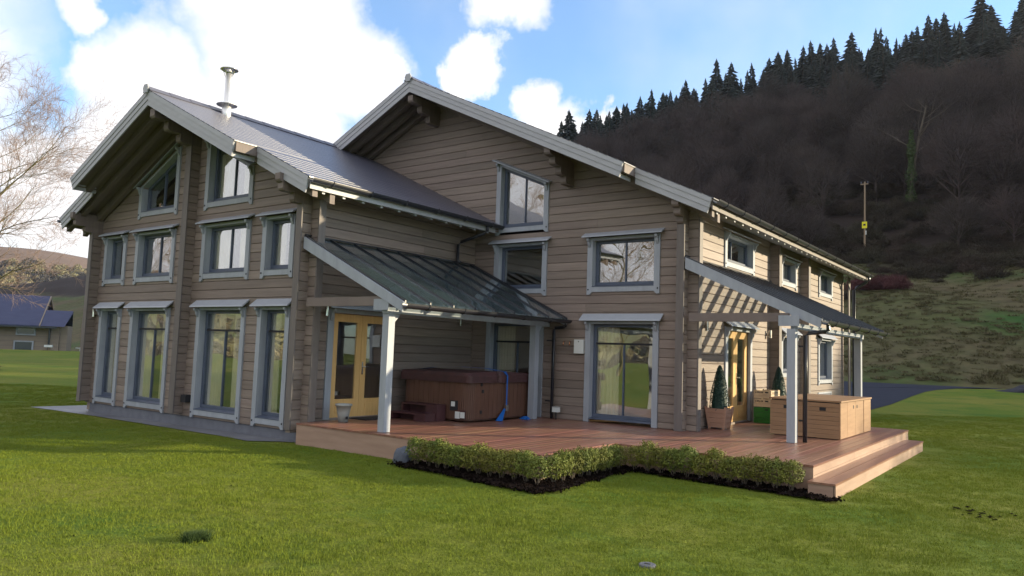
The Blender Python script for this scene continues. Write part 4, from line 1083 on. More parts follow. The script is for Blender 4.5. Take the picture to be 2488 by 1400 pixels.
# ------------------------------------------------------------------ leaves
def leaf_cloud(pts, nrm, size, jitter=0.6):
    """one bent leaf (two triangles) at every point"""
    n = len(pts)
    d = nrm + rng.normal(0, jitter, (n, 3)); d /= np.linalg.norm(d, axis=1)[:, None]
    t = rng.normal(0, 1, (n, 3)); t -= (t * d).sum(1)[:, None] * d; t /= np.linalg.norm(t, axis=1)[:, None] + 1e-9
    b = np.cross(d, t); s = size * rng.uniform(0.6, 1.3, n)[:, None]
    p0 = pts - t * s * 0.5; p1 = pts + b * s * 0.32 + d * s * 0.1; p2 = pts + t * s * 0.5; p3 = pts - b * s * 0.32 + d * s * 0.1
    V = np.stack([p0, p1, p2, p3], 1).reshape(-1, 3)
    i = np.arange(n)[:, None] * 4
    F = np.concatenate([i + [0, 1, 2], i + [0, 2, 3]], 0)
    return V, F

def topiary(name_, loc, pot, z0, z1, r0, label):
    T = empty('topiary', loc, label, 'topiary')
    n = 2600
    t = rng.uniform(0, 1, n) ** 0.75; a = rng.uniform(0, 2 * np.pi, n)
    rr = r0 * (1 - t ** 1.5) ** 0.75 * (1 + 0.05 * np.sin(a * 3 + t * 9)) + 0.03 * (1 - t) + 0.012
    p = np.stack([rr * np.cos(a), rr * np.sin(a), z0 + (z1 - z0) * t], 1)
    nr = np.stack([np.cos(a), np.sin(a), 0.3 + 0 * a], 1)
    V, F = leaf_cloud(p, nr, 0.03)
    o = bpy.data.objects.new('foliage', fast_mesh('foliage', V, F, 'topiary')); COL.objects.link(o); o.parent = T
    prof = [(r0 * (1 - (k / 8) ** 1.5) ** 0.75, z0 + (z1 - z0) * k / 8) for k in range(8)] + [(0.004, z1 - 0.01)]
    m_ = MB().lathe((0, 0, 0), prof, 14); o = bpy.data.objects.new('core', m_.mesh('core', 'topiary')); COL.objects.link(o); o.parent = T
    return T
T1 = topiary('topiary', (-5.47, 14.40, 0.0), True, 0.36, 1.225, 0.155, 'clipped dark green cone in a slatted wooden planter by the glazed doors')
def tapered(parent, h0, h1, rb, rt, H, m, name):
    s0 = rb + (rt - rb) * h0 / H; s1 = rb + (rt - rb) * h1 / H; t = 0.018
    for k in range(4):
        c, s_ = [(1, 0), (0, 1), (-1, 0), (0, -1)][k]
        rot = lambda x, y: (x * c - y * s_, x * s_ + y * c)
        a = [(*rot(s0, -s0), h0), (*rot(s0, s0), h0), (*rot(s1, s1), h1), (*rot(s1, -s1), h1)]
        b = [(*rot(s0 - t, -s0 + t), h0), (*rot(s0 - t, s0 - t), h0), (*rot(s1 - t, s1 - t), h1), (*rot(s1 - t, -s1 + t), h1)]
        mb = MB(); mb.loft(a, b); me = mb.mesh(name, m); o = bpy.data.objects.new(name, me); COL.objects.link(o); o.parent = parent
for k in range(4):
    tapered(T1, 0.035 + k * 0.092, 0.035 + (k + 1) * 0.092 - 0.006, 0.145, 0.205, 0.41, 'planter_wood', 'slat')
for sx in (-1, 1):
    for sy in (-1, 1):
        mb = MB(); mb.loft([(sx * 0.115, sy * 0.115, 0.002), (sx * 0.158, sy * 0.115, 0.002), (sx * 0.158, sy * 0.158, 0.002), (sx * 0.115, sy * 0.158, 0.002)], [(sx * 0.175, sy * 0.175, 0.43), (sx * 0.22, sy * 0.175, 0.43), (sx * 0.22, sy * 0.22, 0.43), (sx * 0.175, sy * 0.22, 0.43)])
        o = bpy.data.objects.new('leg', mb.mesh('leg', 'planter_wood')); COL.objects.link(o); o.parent = T1
m_ = MB(); m_.loft([(-.18, -.18, .355), (.18, -.18, .355), (.18, .18, .355), (-.18, .18, .355)], [(-.18, -.18, .36), (.18, -.18, .36), (.18, .18, .36), (-.18, .18, .36)])
o = bpy.data.objects.new('soil', m_.mesh('soil', 'soil')); COL.objects.link(o); o.parent = T1
T2 = topiary('topiary', (-5.28, 17.55, 0.0), True, 0.34, 1.22, 0.15, 'clipped dark green cone standing behind the stacked crates')
for k in range(4):
    tapered(T2, 0.02 + k * 0.092, 0.02 + (k + 1) * 0.092 - 0.006, 0.14, 0.20, 0.41, 'planter_wood', 'slat')

def crate(name, z0, z1, m, label, n, printed):
    x0, x1, y0, y1 = -5.50, -5.125, 16.50, 17.12
    C_ = empty(name, ((x0 + x1) / 2, (y0 + y1) / 2, z0), label, 'crate', 'crates stacked by the doors')
    h = (z1 - z0 - 0.01) / n
    for k in range(n):
        a, b = z0 + 0.004 + k * h, z0 + 0.004 + (k + 1) * h - 0.008
        MB().box(x0, x1, y0, y0 + 0.014, a, b).build('slat', m, C_); MB().box(x0, x1, y1 - 0.014, y1, a, b).build('slat', m, C_)
        MB().box(x0, x0 + 0.014, y0 + 0.0145, y1 - 0.0145, a, b).build('slat', m, C_); MB().box(x1 - 0.014, x1, y0 + 0.0145, y1 - 0.0145, a, b).build('slat', m, C_)
    for cx in (x0 + 0.03, x1 - 0.03):
        for cy in (y0 + 0.03, y1 - 0.03):
            MB().box(cx - 0.015, cx + 0.015, cy - 0.0155, cy + 0.0155, z0 + 0.002, z1 - 0.004).build('corner_post', m, C_)
    MB().box(x0 + 0.016, x1 - 0.016, y0 + 0.016, y1 - 0.016, z0 + 0.003, z0 + 0.014).build('base', m, C_)
    zc = z1 - 0.055
    MB().box(x1 - 0.13, x1 - 0.06, y0 - 0.003, y0 - 0.0005, zc - 0.014, zc + 0.014).build('hand_hole', 'dark', C_)
    if printed:
        for j in range(4):
            MB().box(x0 + 0.03 + j * 0.045, x0 + 0.06 + j * 0.045 + 0.006 * (j % 2), y0 - 0.0025, y0 - 0.0005, zc - 0.016, zc + 0.004 + 0.01 * (j % 2)).build('stencil_mark', 'bark', C_)
        for j in range(6):
            MB().box(x1 + 0.0005, x1 + 0.0025, y0 + 0.08 + j * 0.07, y0 + 0.13 + j * 0.07, zc - 0.02, zc + 0.004).build('stencil_mark', 'bark', C_)
    return C_
crate('crate', 0.004, 0.350, 'crate_green', 'green painted crate at the bottom of the stack', 3, False)
crate('crate', 0.352, 0.532, 'crate_wood', 'pale wooden crate in the middle of the stack, on the green one', 2, True)
crate('crate', 0.534, 0.722, 'crate_wood', 'pale wooden crate topmost of the stack', 2, True)

# ------------------------------------------------------------------ planting bed and hedge
def bed(name, outline, label):
    xs = [p[0] for p in outline]; ys = [p[1] for p in outline]
    V = []; F = []
    st = 0.06
    gx = np.arange(min(xs), max(xs) + st, st); gy = np.arange(min(ys), max(ys) + st, st)
    idx = {}
    def inside(x, y):
        c = False; n = len(outline)
        for i in range(n):
            (xa, ya), (xb, yb) = outline[i], outline[(i + 1) % n]
            if (ya > y) != (yb > y) and x < (xb - xa) * (y - ya) / (yb - ya) + xa: c = not c
        return c
    for i, x in enumerate(gx):
        for j, y in enumerate(gy):
            x2, y2 = x + random.uniform(-.02, .02), y + random.uniform(-.02, .02)
            if inside(x2, y2):
                idx[(i, j)] = len(V); V.append((x2, y2, float(ground_z(x2, y2)) + 0.012 + random.uniform(0, 0.045)))
    for (i, j) in idx:
        if (i + 1, j) in idx and (i, j + 1) in idx and (i + 1, j + 1) in idx:
            F.append((idx[(i, j)], idx[(i + 1, j)], idx[(i + 1, j + 1)], idx[(i, j + 1)]))
    o = bpy.data.objects.new(name, fast_mesh(name, V, F, 'soil')); COL.objects.link(o)
    return tag(o, label, 'flower bed', kind='structure')
bed('flower_bed', [(-8.0, 7.93), (-7.0, 7.86), (-5.9, 7.72), (-5.10, 7.62), (-5.02, 8.0), (-5.16, 9.2), (-5.22, 10.16), (-4.2, 10.08), (-3.2, 9.98), (-2.25, 9.86), (-2.28, 10.2), (-2.72, 10.24), (-2.72, 10.56), (-5.66, 10.56), (-5.66, 8.5), (-7.9, 8.48)], 'dark soil bed under the low box hedge')

def clod_mesh(seed):
    r_ = np.random.default_rng(seed)
    V = np.array([(1, 0, 0), (-1, 0, 0), (0, 1, 0), (0, -1, 0), (0, 0, 1), (0, 0, -1)], dtype=float) * r_.uniform(0.5, 1.2, (6, 3))
    return fast_mesh('clod', V, [(0, 2, 4), (2, 1, 4), (1, 3, 4), (3, 0, 4), (2, 0, 5), (1, 2, 5), (3, 1, 5), (0, 3, 5)], 'soil')
BED = [(-8.0, 7.93), (-7.0, 7.86), (-5.9, 7.72), (-5.10, 7.62), (-5.02, 8.0), (-5.16, 9.2), (-5.22, 10.16), (-4.2, 10.08), (-3.2, 9.98), (-2.25, 9.86), (-2.28, 10.2), (-2.72, 10.24), (-2.72, 10.56), (-5.66, 10.56), (-5.66, 8.5), (-7.9, 8.48)]

def shrub_mesh(seed):
    r_ = np.random.default_rng(seed)
    n = 1500
    d = r_.normal(0, 1, (n, 3)); d /= np.linalg.norm(d, axis=1)[:, None]
    lob = 1 + 0.16 * np.sin(d[:, 0] * 5 + seed) * np.sin(d[:, 1] * 6 + seed * 2) + 0.10 * np.sin(d[:, 2] * 9 + seed)
    rad = (r_.uniform(0.55, 1.0, n) ** 0.45) * lob
    p = d * rad[:, None] * np.array([0.165, 0.165, 0.165]) + np.array([0, 0, 0.265])
    p[:, 2] = np.maximum(p[:, 2], 0.07)
    V, F = leaf_cloud(p, d + np.array([0, 0, 0.5]), 0.023, 0.8)
    # upright sprigs
    m = 40
    for k in range(m):
        a = r_.uniform(0, 2 * np.pi); rr = r_.uniform(0.02, 0.13); h = r_.uniform(0.37, 0.45)
        q = np.stack([np.full(14, rr * math.cos(a)) + r_.normal(0, .010, 14), np.full(14, rr * math.sin(a)) + r_.normal(0, .010, 14), np.linspace(0.3, h, 14)], 1)
        v2, f2 = leaf_cloud(q, np.tile([math.cos(a), math.sin(a), 0.8], (14, 1)), 0.024, 0.7)
        F = np.concatenate([F, f2 + len(V)]); V = np.concatenate([V, v2])
    return fast_mesh('foliage', V, F, 'box_leaf')
SHR = [shrub_mesh(s) for s in (1, 2, 3, 4, 5)]
def stem_mesh():
    mb = MB()
    for k in range(5):
        a = k * 1.3; mb.tube([(0.01 * math.cos(a), 0.01 * math.sin(a), 0), (0.08 * math.cos(a), 0.08 * math.sin(a), 0.25)], [0.008, 0.003], 4)
    return mb.mesh('stem', 'bark')
STEM = stem_mesh()
ORD = ['first', 'second', 'third', 'fourth', 'fifth', 'sixth', 'seventh', 'eighth', 'ninth', 'tenth', 'eleventh', 'twelfth']
def shrub(x, y, s, label):
    S = empty('box_shrub', (x, y, float(ground_z(x, y)) + 0.01), label, 'shrub', 'box shrubs edging the deck')
    S.rotation_euler = (0, 0, random.uniform(0, 6.28)); S.scale = (s * random.uniform(.92, 1.08), s * random.uniform(.92, 1.08), s * random.uniform(0.82, 1.02))
    a = bpy.data.objects.new('foliage', random.choice(SHR)); COL.objects.link(a); a.parent = S
    b = bpy.data.objects.new('stem', STEM); COL.objects.link(b); b.parent = S
n1 = 12
for k in range(n1): shrub(-7.62 + (2.12) * k / (n1 - 1), 8.20 + random.uniform(-.03, .03) - 0.05 * k / n1, random.uniform(0.95, 1.08), ORD[k] + ' low box shrub from the boulder in the front hedge row')
for k in range(9): shrub(-5.40 + random.uniform(-.02, .02), 8.40 + 1.76 * k / 8, random.uniform(0.92, 1.05), ORD[k] + ' low box shrub back from the hedge corner along the deck return')
for k in range(12): shrub(-5.18 + 2.26 * k / 11, 10.27 + random.uniform(-.03, .02) - 0.02 * k / 11, random.uniform(0.95, 1.1), ORD[11 - k] + ' low box shrub from the side step in the right-hand hedge row')

# boulder, drain cover
def rock(name, c, r, seed, m, label, cat, sub=3):
    import bmesh
    bm = bmesh.new(); bmesh.ops.create_icosphere(bm, subdivisions=sub, radius=1)
    for v in bm.verts:
        q = v.co.copy(); f = 1 + 0.22 * mnoise.noise(q * 1.3 + Vector((seed, 0, 0))) + 0.08 * mnoise.noise(q * 4 + Vector((0, seed, 0)))
        v.co = Vector((q.x * r[0] * f, q.y * r[1] * f, q.z * r[2] * f))
    me = bpy.data.meshes.new(name); bm.to_mesh(me); bm.free(); me.materials.append(MAT[m])
    o = bpy.data.objects.new(name, me); COL.objects.link(o); o.location = c
    return tag(o, label, cat)
rock('boulder', (-8.0, 8.28, -0.27), (0.15, 0.13, 0.16), 3.0, 'stone', 'blue-grey boulder at the end of the low hedge', 'boulder')
DRAIN = empty('drain_cover', (-2.80, 5.81, -0.36), 'round grey drain cover set in the lawn', 'drain cover')
MB().lathe((-2.80, 5.81, -0.36), [(0.07, -0.01), (0.07, 0.016), (0.062, 0.020), (0.0, 0.020)], 20).build('lid', 'paving', DRAIN)
MB().box(-2.825, -2.775, 5.80, 5.82, -0.3395, -0.337).build('slot', 'dark', DRAIN)
# ------------------------------------------------------------------ trees
def strips_to_mesh(segs, name, m):
    """segs: arrays a (n,3), b (n,3), ra, rb -> thin crossed triangular prisms"""
    a, b, ra, rb = [np.asarray(s, dtype=float) for s in segs]
    d = b - a; d /= np.linalg.norm(d, axis=1)[:, None] + 1e-9
    ref = np.tile([0.31, 0.17, 0.93], (len(a), 1)); ref[np.abs(d[:, 2]) > 0.9] = [1, 0.1, 0]
    u = np.cross(d, ref); u /= np.linalg.norm(u, axis=1)[:, None]; v = np.cross(d, u)
    ring = [(1, 0), (-0.5, 0.866), (-0.5, -0.866)]
    V = np.concatenate([np.stack([a + (u * c + v * s) * ra[:, None] for c, s in ring], 1), np.stack([b + (u * c + v * s) * rb[:, None] for c, s in ring], 1)], 1).reshape(-1, 3)
    i = np.arange(len(a))[:, None] * 6
    F = np.concatenate([i + [0, 1, 4, 3], i + [1, 2, 5, 4], i + [2, 0, 3, 5]], 0)
    return fast_mesh(name, V, F, m)
def branch_tree(seed, H, spread, trunk_r, n1, n2, n3, n4, lean=(0, 0), first=0.25, droop=0.0):
    """skeleton of a bare broadleaf tree; returns thick segments and twig segments"""
    r_ = random.Random(seed)
    thick, twig = [], []
    def walk(p, d, length, rad, segs, wob, up):
        pts = [(p.copy(), rad)]
        for k in range(segs):
            d = (d + Vector((r_.gauss(0, wob), r_.gauss(0, wob), r_.gauss(0, wob) + up))).normalized()
            p = p + d * (length / segs); pts.append((p.copy(), rad * (1 - 0.75 * (k + 1) / segs)))
        return pts
    trunk = walk(Vector((0, 0, 0)), Vector((lean[0], lean[1], 1)).normalized(), H * 0.86, trunk_r, 10, 0.05, 0.05)
    def put(lst, pts):
        for (a, ra), (b, rb) in zip(pts[:-1], pts[1:]): lst.append((a, b, ra, rb))
    put(thick, trunk)
    def at(pts, t):
        x = t * (len(pts) - 1); i = min(int(x), len(pts) - 2); f = x - i
        return pts[i][0].lerp(pts[i + 1][0], f), pts[i][1] + (pts[i + 1][1] - pts[i][1]) * f, (pts[i + 1][0] - pts[i][0]).normalized()
    def side(d, ang):
        ref = Vector((r_.gauss(0, 1), r_.gauss(0, 1), r_.gauss(0, 1))); s = d.cross(ref).normalized()
        return (d * math.cos(ang) + s * math.sin(ang)).normalized()
    for i in range(n1):
        t = first + (1 - first) * (i + r_.random()) / n1
        p, r, d = at(trunk, t); L1 = spread * (0.55 + 0.6 * math.sin(math.pi * min(1, 0.2 + 0.8 * (t - first) / (1 - first) * 0.9))) * r_.uniform(0.75, 1.15)
        b1 = walk(p, side(d, r_.uniform(0.75, 1.25)), L1, r * 0.42, 7, 0.10, 0.05 - droop); put(thick, b1)
        for j in range(n2):
            p2, r2, d2 = at(b1, 0.25 + 0.75 * (j + r_.random()) / n2)
            b2 = walk(p2, side(d2, r_.uniform(0.45, 0.95)), L1 * r_.uniform(0.3, 0.5), max(r2 * 0.5, 0.010), 5, 0.13, 0.06 - droop); put(thick, b2)
            for k in range(n3):
                p3, r3, d3 = at(b2, 0.2 + 0.8 * (k + r_.random()) / n3)
                b3 = walk(p3, side(d3, r_.uniform(0.4, 0.9)), L1 * r_.uniform(0.14, 0.24), max(r3 * 0.6, 0.006), 3, 0.16, 0.05 - droop); put(twig, b3)
                for l in range(n4):
                    p4, r4, d4 = at(b3, 0.3 + 0.7 * (l + r_.random()) / n4)
                    b4 = walk(p4, side(d4, r_.uniform(0.3, 0.8)), L1 * r_.uniform(0.07, 0.13), 0.007, 2, 0.15, 0.04); put(twig, b4)
    def arr(l): return ([tuple(s[0]) for s in l], [tuple(s[1]) for s in l], [s[2] for s in l], [s[3] for s in l])
    return arr(thick), arr(twig)
def bare_tree(name, loc, label, meshes, rotz=0, scale=1.0, group=None):
    T = empty(name, loc, label, 'tree', group)
    T.rotation_euler = (0, 0, rotz); T.scale = (scale,) * 3
    for nm, me in meshes:
        o = bpy.data.objects.new(nm, me); COL.objects.link(o); o.parent = T
    return T
th, tw = branch_tree(11, 17.0, 6.0, 0.24, 24, 11, 9, 6, lean=(0.03, 0.0), first=0.2)
BIG = [('trunk', strips_to_mesh(th, 'trunk', 'mossy_bark')), ('crown', strips_to_mesh(tw, 'crown', 'twig'))]
def polar(azd, D, z=None):
    a = math.radians(azd); x, y = D * math.sin(a), D * math.cos(a)
    return (x, y, float(ground_z(x, y)) if z is None else z)
bare_tree('bare_tree', polar(-72.4, 46), 'tall bare winter tree beside the left end of the house', BIG, 0.6, 0.86)
# trees standing behind the photographer; the upper windows mirror them
bare_tree('bare_tree', (-43, -31, -0.4), 'bare winter tree on the lawn opposite the gable, mirrored in the windows', BIG, 2.1, 1.1)
bare_tree('bare_tree', (-67, -17, -0.4), 'bare winter tree at the lawn edge opposite the wing, mirrored in the windows', BIG, 4.0, 1.0)
bare_tree('bare_tree', (-31, -31, -0.4), 'bare winter tree opposite the main gable, mirrored in the upper panes', BIG, 5.2, 0.9)

# --- conifers along the hill top
def conifer_mesh(seed, H=16.0, R=2.6):
    r_ = np.random.default_rng(seed)
    V, F = [], []
    layers = 34
    for k in range(layers):
        t = k / (layers - 1); z = H * (0.06 + 0.94 * t); rad = R * (1 - t) ** 0.8 * (0.7 + 0.55 * r_.random()) + 0.08
        nb_ = 9 if t < 0.7 else 6
        for j in range(nb_):
            a = 2 * np.pi * (j + r_.random()) / nb_; l = rad * r_.uniform(0.6, 1.15)
            dx, dy = math.cos(a), math.sin(a); w = 0.12 + 0.24 * l * 0.5
            tip = (dx * l, dy * l, z - 0.25 * l + r_.normal(0, .08)); mid = (dx * l * .55, dy * l * .55, z + 0.06 * l)
            i = len(V)
            V += [(0, 0, z + 0.15), (mid[0] - dy * w, mid[1] + dx * w, mid[2] - 0.18), (mid[0] + dy * w, mid[1] - dx * w, mid[2] - 0.18), tip, (mid[0], mid[1], mid[2] + 0.16), (mid[0], mid[1], mid[2] - 0.45)]
            F += [(i, i + 1, i + 4), (i, i + 4, i + 2), (i + 1, i + 3, i + 4), (i + 4, i + 3, i + 2), (i + 4, i + 3, i + 5), (i, i + 4, i + 5)]
    return fast_mesh('crown', V, F, 'conifer')
CON = [conifer_mesh(s, 16, R) for s, R in ((1, 2.9), (2, 3.5), (3, 2.5), (4, 4.0), (5, 3.2), (6, 4.4))]
CTR = MB().tube([(0, 0, -1), (0, 0, 15.5)], [0.28, 0.03], 6).mesh('trunk', 'bark')
rc = random.Random(5)
cnt = 0
for row, (yy, st) in enumerate(((262, 3.7), (251, 3.9), (239, 4.3), (226, 4.7), (212, 5.0), (198, 5.6), (187, 7.5))):
    x = -190.0
    while x < 14:
        xx = x + rc.uniform(-1.6, 1.6); y_ = yy + rc.uniform(-4, 4)
        s = rc.choice((0.55, 0.68, 0.78, 0.88, 1.0)) * rc.uniform(0.85, 1.15)
        if rc.random() < 0.9:
            if row > 0 and not (xx > -185 and xx < 10): pass
            T = empty('conifer_tree', (xx, y_, float(hill_z(xx, y_)) - 0.5), 'dark conifer in the row along the hill top', 'tree', 'conifers along the hill top')
            T.rotation_euler = (rc.gauss(0, .035), rc.gauss(0, .035), rc.uniform(0, 6.28)); q = s * rc.uniform(1.15, 1.6); T.scale = (q, q, s * rc.uniform(0.85, 1.15))
            a = bpy.data.objects.new('crown', rc.choice(CON)); COL.objects.link(a); a.parent = T
            b = bpy.data.objects.new('trunk', CTR); COL.objects.link(b); b.parent = T
            cnt += 1
        x += st

# --- leafless wood on the slope: one mass, instanced by geometry nodes
def scatter(name, pts, rots, scales, meshes, label, cat):
    """one object: every point carries one of the given meshes"""
    me = bpy.data.meshes.new(name); me.vertices.add(len(pts)); me.vertices.foreach_set('co', np.asarray(pts, dtype=np.float32).ravel())
    at = me.attributes.new('rot', 'FLOAT_VECTOR', 'POINT'); at.data.foreach_set('vector', np.asarray(rots, dtype=np.float32).ravel())
    at = me.attributes.new('scl', 'FLOAT_VECTOR', 'POINT'); at.data.foreach_set('vector', np.asarray(scales, dtype=np.float32).ravel())
    at = me.attributes.new('pick', 'INT', 'POINT'); at.data.foreach_set('value', rng.integers(0, len(meshes), len(pts)).astype(np.int32))
    o = bpy.data.objects.new(name, me); COL.objects.link(o)
    ng = bpy.data.node_groups.new(name, 'GeometryNodeTree')
    ng.interface.new_socket('Geometry', in_out='INPUT', socket_type='NodeSocketGeometry')
    ng.interface.new_socket('Geometry', in_out='OUTPUT', socket_type='NodeSocketGeometry')
    N, L = ng.nodes.new, ng.links.new
    gi, go = N('NodeGroupInput'), N('NodeGroupOutput')
    m2p = N('GeometryNodeMeshToPoints'); L(gi.outputs[0], m2p.inputs['Mesh'])
    join = N('GeometryNodeGeometryToInstance')
    for i, mm in enumerate(meshes):
        src = bpy.data.objects.new(name + '_unit', mm)
        oi = N('GeometryNodeObjectInfo'); oi.inputs['Object'].default_value = src; oi.inputs['As Instance'].default_value = True
        L(oi.outputs['Geometry'], join.inputs[0])
    iop = N('GeometryNodeInstanceOnPoints'); iop.inputs['Pick Instance'].default_value = True
    L(m2p.outputs['Points'], iop.inputs['Points']); L(join.outputs[0], iop.inputs['Instance'])
    def attr(nm, dt):
        a = N('GeometryNodeInputNamedAttribute'); a.data_type = dt; a.inputs['Name'].default_value = nm
        return [s for s in a.outputs if s.enabled and s.name == 'Attribute'][0]
    L(attr('pick', 'INT'), iop.inputs['Instance Index'])
    L(attr('rot', 'FLOAT_VECTOR'), iop.inputs['Rotation']); L(attr('scl', 'FLOAT_VECTOR'), iop.inputs['Scale'])
    L(iop.outputs['Instances'], go.inputs[0])
    md = o.modifiers.new('scatter', 'NODES'); md.node_group = ng
    return tag(o, label, cat, kind='stuff')
def fuzz_tree(seed, H=11.0, R=4.2, n=1500):
    r_ = np.random.default_rng(seed)
    # limbs fan up from the trunk; twigs crowd the outer shell
    A, B, ra, rb = [], [], [], []
    A.append((0, 0, -1)); B.append((0, 0, H * 0.6)); ra.append(0.22); rb.append(0.08)
    for k in range(26):
        z = r_.uniform(0.2, 0.6) * H; a = r_.uniform(0, 2 * np.pi); e = r_.uniform(0.5, 1.2); l = R * r_.uniform(0.8, 1.25)
        A.append((0, 0, z)); B.append((l * math.cos(a) * math.cos(e), l * math.sin(a) * math.cos(e), z + l * math.sin(e))); ra.append(0.08); rb.append(0.03)
    d = r_.normal(0, 1, (n, 3)); d[:, 2] = np.abs(d[:, 2]) * 1.0 - 0.25; d /= np.linalg.norm(d, axis=1)[:, None]
    rad = r_.uniform(0.35, 1.0, n) ** 0.6
    c = d * rad[:, None] * np.array([R, R, H * 0.5]) + np.array([0, 0, H * 0.5])
    dd = d + r_.normal(0, 0.45, (n, 3)) + np.array([0, 0, 0.35]); dd /= np.linalg.norm(dd, axis=1)[:, None]
    l = r_.uniform(0.5, 1.5, n)[:, None]
    A = np.concatenate([A, c - dd * l * 0.5]); B = np.concatenate([B, c + dd * l * 0.5])
    ra = np.concatenate([ra, np.full(n, 0.028)]); rb = np.concatenate([rb, np.full(n, 0.010)])
    return strips_to_mesh((A, B, ra, rb), 'bare_tree_unit', 'wood_twig')
FZ = [fuzz_tree(s, H, R) for s, H, R in ((1, 10, 4.0), (2, 12, 4.6), (3, 9, 4.4), (4, 13, 4.0))]
pts, rots, scl = [], [], []
for yy in np.arange(101, 233, 6.0):
    for xx in np.arange(-185, 70, 6.2):
        x2, y2 = xx + rng.uniform(-2.6, 2.6), yy + rng.uniform(-2.6, 2.6)
        edge = 178 + 9 * math.sin(x2 * 0.07) + 5 * math.sin(x2 * 0.19)
        if y2 > edge: continue
        az_ = math.degrees(math.atan2(x2, y2))
        if (abs(az_ + 8.3) < 2.2 and y2 < 117) or (abs(az_ + 11.15) < 1.9 and y2 < 112): continue
        pts.append((x2, y2, float(hill_z(x2, y2)) - 0.3)); rots.append((0, 0, rng.uniform(0, 6.28))); s = rng.uniform(0.65, 1.15); scl.append((s, s, s * rng.uniform(0.85, 1.15)))
for yy in np.arange(104, 236, 12.0):
    for xx in np.arange(72, 330, 12.0):
        x2, y2 = xx + rng.uniform(-4, 4), yy + rng.uniform(-4, 4)
        pts.append((x2, y2, float(hill_z(x2, y2)) - 0.3)); rots.append((0, 0, rng.uniform(0, 6.28))); s = rng.uniform(0.6, 1.0); scl.append((s, s, s))
rs = np.random.default_rng(42)
for k in range(520):  # unseen trees added right of frame, banded to shade lawn, steps and lower wall
    x2, y2 = rs.uniform(14, 72), rs.uniform(24, 98); t_ = (y2 - 13) - 0.9 * (x2 + 3); s = rs.uniform(0.45, 0.8); ro = rs.uniform(0, 6.28)
    if not (-20 < t_ < -10 or 0.0 < t_ < 46): continue
    if 0 < t_ < 16: s *= 0.62
    z_ = float(hill_z(x2, y2)) if y2 > 56 else float(ground_z(x2, y2))
    pts.append((x2, y2, z_ - 0.2)); rots.append((0, 0, ro)); scl.append((s, s, s))
scatter('woodland', pts, rots, scl, FZ, 'dark leafless wood covering the hillside, with unseen shade trees added at the right', 'woodland')

# --- undergrowth at the wood edge and tussocks on the bank
def bush_mesh(seed, m, n=420):
    r_ = np.random.default_rng(seed)
    d = r_.normal(0, 1, (n, 3)); d[:, 2] = np.abs(d[:, 2]); d /= np.linalg.norm(d, axis=1)[:, None]
    c = d * r_.uniform(0.3, 1, n)[:, None] ** 0.6 * np.array([1.4, 1.4, 1.0])
    dd = d + r_.normal(0, .6, (n, 3)); dd /= np.linalg.norm(dd, axis=1)[:, None]
    l = r_.uniform(.15, .5, n)[:, None]
    return strips_to_mesh((c - dd * l, c + dd * l, np.full(n, .022), np.full(n, .010)), 'bush_unit', m)
BR = [bush_mesh(1, 'bramble'), bush_mesh(2, 'bramble'), bush_mesh(3, 'bramble')]
pts, rots, scl = [], [], []
for k in range(1300):
    x2 = rng.uniform(-75, 60); y2 = 98 + rng.normal(0, 3.5) + 3 * math.sin(x2 * 0.2) if k < 520 else rng.uniform(99, 128)
    pts.append((x2, y2, float(hill_z(x2, y2)) - 0.1)); rots.append((0, 0, rng.uniform(0, 6))); s = rng.uniform(0.5, 1.6); scl.append((s, s, s))
scatter('undergrowth', pts, rots, scl, BR, 'dark bramble undergrowth along the foot of the wood', 'undergrowth')
def tuft_mesh(seed, m, n=60, h=0.35, w=0.02, spread=0.25):
    r_ = np.random.default_rng(seed); V = []; F = []
    for k in range(n):
        a = r_.uniform(0, 6.28); rr = spread * math.sqrt(r_.random()); x, y = rr * math.cos(a), rr * math.sin(a); b = r_.uniform(0, 6.28); hh = h * r_.uniform(.5, 1.1)
        lx, ly = r_.normal(0, .45) * hh, r_.normal(0, .45) * hh; i = len(V)
        V += [(x - math.cos(b) * w, y - math.sin(b) * w, 0), (x + math.cos(b) * w, y + math.sin(b) * w, 0), (x + lx, y + ly, hh)]; F.append((i, i + 1, i + 2))
    return V, F
TU = []
for s in (1, 2, 3):
    V, F = tuft_mesh(s, 'rough_tuft', 70, 0.45, 0.03, 0.5); TU.append(fast_mesh('tussock', V, F, 'rough_tuft'))
pts, rots, scl = [], [], []
for k in range(3200):
    y2 = rng.uniform(55.5, 100); x2 = rng.uniform(-0.32 * y2 - 6, 0.02 * y2 + 10)
    pts.append((x2, y2, float(hill_z(x2, y2)) - 0.03)); rots.append((0, 0, rng.uniform(0, 6))); s = rng.uniform(0.4, 1.1); scl.append((s, s, s * rng.uniform(.3, .7)))
scatter('rough_grass', pts, rots, scl, TU, 'rough tussocky grass on the bank above the driveway', 'grass')

# reddish thicket on the bank
def thicket(x, y, s, m, label, name='thicket'):
    B_ = empty(name, (x, y, float(hill_z(x, y)) - 0.1), label, 'bush')
    for k in range(7):
        o = bpy.data.objects.new('branches', bush_mesh(20 + k, m, 500)); COL.objects.link(o); o.parent = B_
        o.location = (rng.uniform(-2.2, 2.2) * s, rng.uniform(-1.2, 1.2) * s, 0); q = s * rng.uniform(0.9, 1.5); o.scale = (q, q, q * 1.3)
thicket(-15.3, 83.5, 1.0, 'red_bush', 'reddish brown leafless thicket on the bank beside the eaves')
thicket(-19.5, 80.5, 0.8, 'bramble', 'low brown leafless thicket on the bank behind the far corner of the house')

